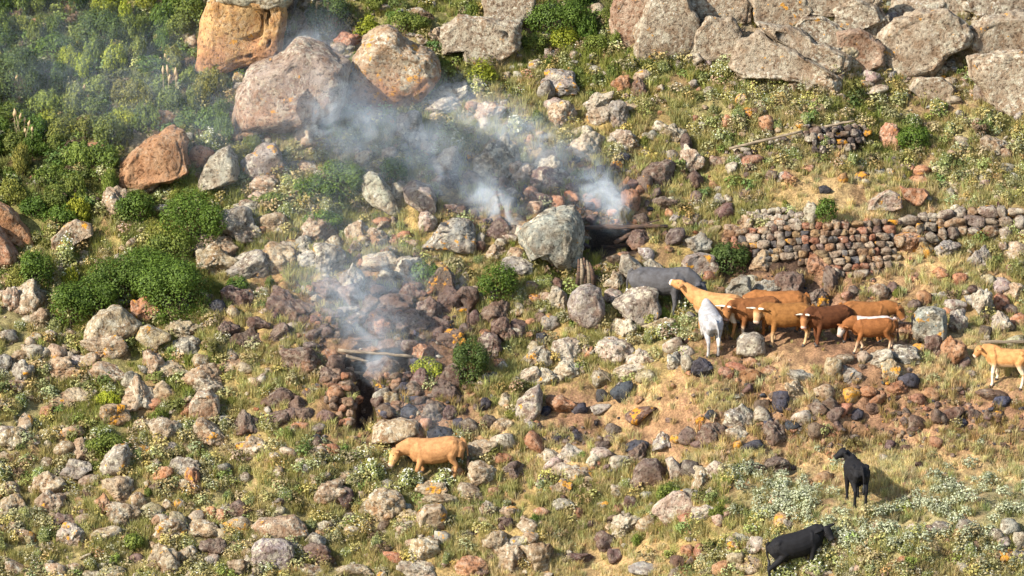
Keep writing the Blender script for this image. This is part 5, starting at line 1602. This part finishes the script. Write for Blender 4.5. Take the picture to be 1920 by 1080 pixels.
# ------------------------------------------------------------------ what each rock and bush is called
LAND = [('the tan grazing cow', 805, 850), ('the white cow', 1330, 622), ('the stretching tan cow', 1345, 570), ('the horned brown cow', 1400, 600), ('the dark brown cow', 1552, 615),
        ('the white-striped brown cow', 1637, 630), ('the tan calf', 1890, 690), ('the black standing cow', 1603, 905), ('the black walking cow', 1494, 1022), ('the dark grey cow', 1235, 540),
        ('the orange cliff boulder', 455, 60), ('the huge rounded boulder', 545, 160), ('the huge pointed boulder', 730, 130), ('the red wedge boulder', 300, 295), ('the pale leaning slab', 718, 362),
        ('the orange edge boulder', 25, 430), ('the rusty rounded boulder', 212, 610), ('the biggest grey boulder', 1038, 450), ('the balanced dark stone', 877, 560), ('the smooth grey dome', 1101, 572),
        ('the dark dome rock', 823, 525), ('the orange-topped pale boulder', 1663, 375), ('the long reddish wall', 1500, 460), ('the crumbling right wall', 1800, 420), ('the short dark wall', 1565, 260),
        ('the fallen grey pole', 1435, 262), ('the smoking shelter', 700, 720), ('the burnt shelter', 1160, 445), ('the broad dark green bush', 325, 535), ('the round green bush', 1712, 256),
        ('the spurge bush', 1058, 72), ('the tilted oval boulder', 217, 865), ('the flat-topped boulder', 520, 985), ('the upright oval boulder', 990, 758), ('the purple-faced boulder', 1220, 882),
        ('the white-lichened boulder', 1275, 950), ('the squarish tan boulder', 810, 970), ('the perched-rock boulder', 388, 760), ('the shaded deep green bush', 882, 672), ('the central green bush', 935, 525),
        ('the outcrop wedge', 1470, 110), ('the rounded outcrop slab', 1727, 85), ('the right-edge outcrop boulder', 1880, 75), ('the blue stone', 1877, 755), ('the broad grey-orange boulder', 840, 435),
        ('the smoke-veiled bush', 640, 328), ('the top left twiggy bush', 185, 50), ('the left-edge shaded bush', 35, 130), ('the upper green scrub reeds', 150, 190), ('the far left reeds', 40, 250),
        ('the bottom left corner', 0, 1080), ('the bottom right corner', 1920, 1080), ('the top right corner', 1920, 0), ('the shaded pale boulder', 1743, 610), ('the broad slab above the grazing cow', 738, 810),
        ('the grey split boulder', 790, 375), ('the grey herd boulder', 1408, 645), ('the tan wedge boulder', 133, 445), ('the long bush tail', 135, 565), ('the small round bush', 250, 1012)]
def direction(du, dv):
    a = math.degrees(math.atan2(-dv, du)) % 360
    return ['right of', 'above right of', 'above', 'above left of', 'left of', 'below left of', 'below', 'below right of'][int(((a + 22.5) % 360) // 45)]
COLW = {'t': 'tan', 'g': 'grey', 'w': 'pale', 'd': 'dark brown', 'r': 'reddish', 'k': 'blue-black', 'o': 'orange-lichened', 'b': 'blue'}
BUSHW = {'D': 'dark green', 'M': 'green', 'Y': 'yellow-green', 'S': 'deep green', 'P': 'white-flowered', 'O': 'olive'}
ORD = ['', 'second ', 'third ', 'fourth ', 'fifth ', 'sixth ', 'seventh ', 'eighth ', 'ninth ', 'tenth ', 'eleventh ', 'twelfth ', 'thirteenth ']
todo = []
for o, u, v, w, h, typ in ROCKS[HERO_N:]:
    size = 'large' if w * h > 3400 else 'mid-sized' if w * h > 1500 else 'small'
    form = 'tall' if h > 1.3 * w else 'flat' if w > 1.75 * h else 'blocky' if '#' in typ else 'rounded'
    extra = ' with orange lichen' if 'o' in typ[1:] and typ[0] != 'o' else ''
    todo.append((o, u, v, '%s %s %s rock%s' % (size, COLW[typ[0]], form, extra)))
for o, u, v, w, h, look in BUSHES:
    if 'label' not in o:
        size = 'large' if w > 75 else 'mid-sized' if w > 45 else 'small'
        form = 'upright' if h > 0.9 * w else 'low' if h < 0.55 * w else 'round'
        todo.append((o, u, v, '%s %s %s %s' % (size, form, BUSHW[look], 'shrub' if look == 'P' else 'bush')))
byl = {}
for o, u, v, desc in todo:
    near = sorted(LAND, key=lambda l: math.hypot(l[1] - u, (l[2] - v) * 1.1))
    if math.hypot(near[0][1] - u, near[0][2] - v) < 12:
        near = near[1:]
    l = near[0]
    key = (desc, direction(u - l[1], v - l[2]), l[0])
    byl.setdefault(key, []).append((math.hypot(l[1] - u, l[2] - v), o))
for (desc, d, nm), os_ in byl.items():
    os_.sort(key=lambda q: q[0])
    for k, (_, o) in enumerate(os_):
        o['label'] = ('%s%s %s %s' % (('nearest ' if k == 0 else ORD[min(k, 12)] + 'nearest ') if len(os_) > 1 else '', desc, d, nm))
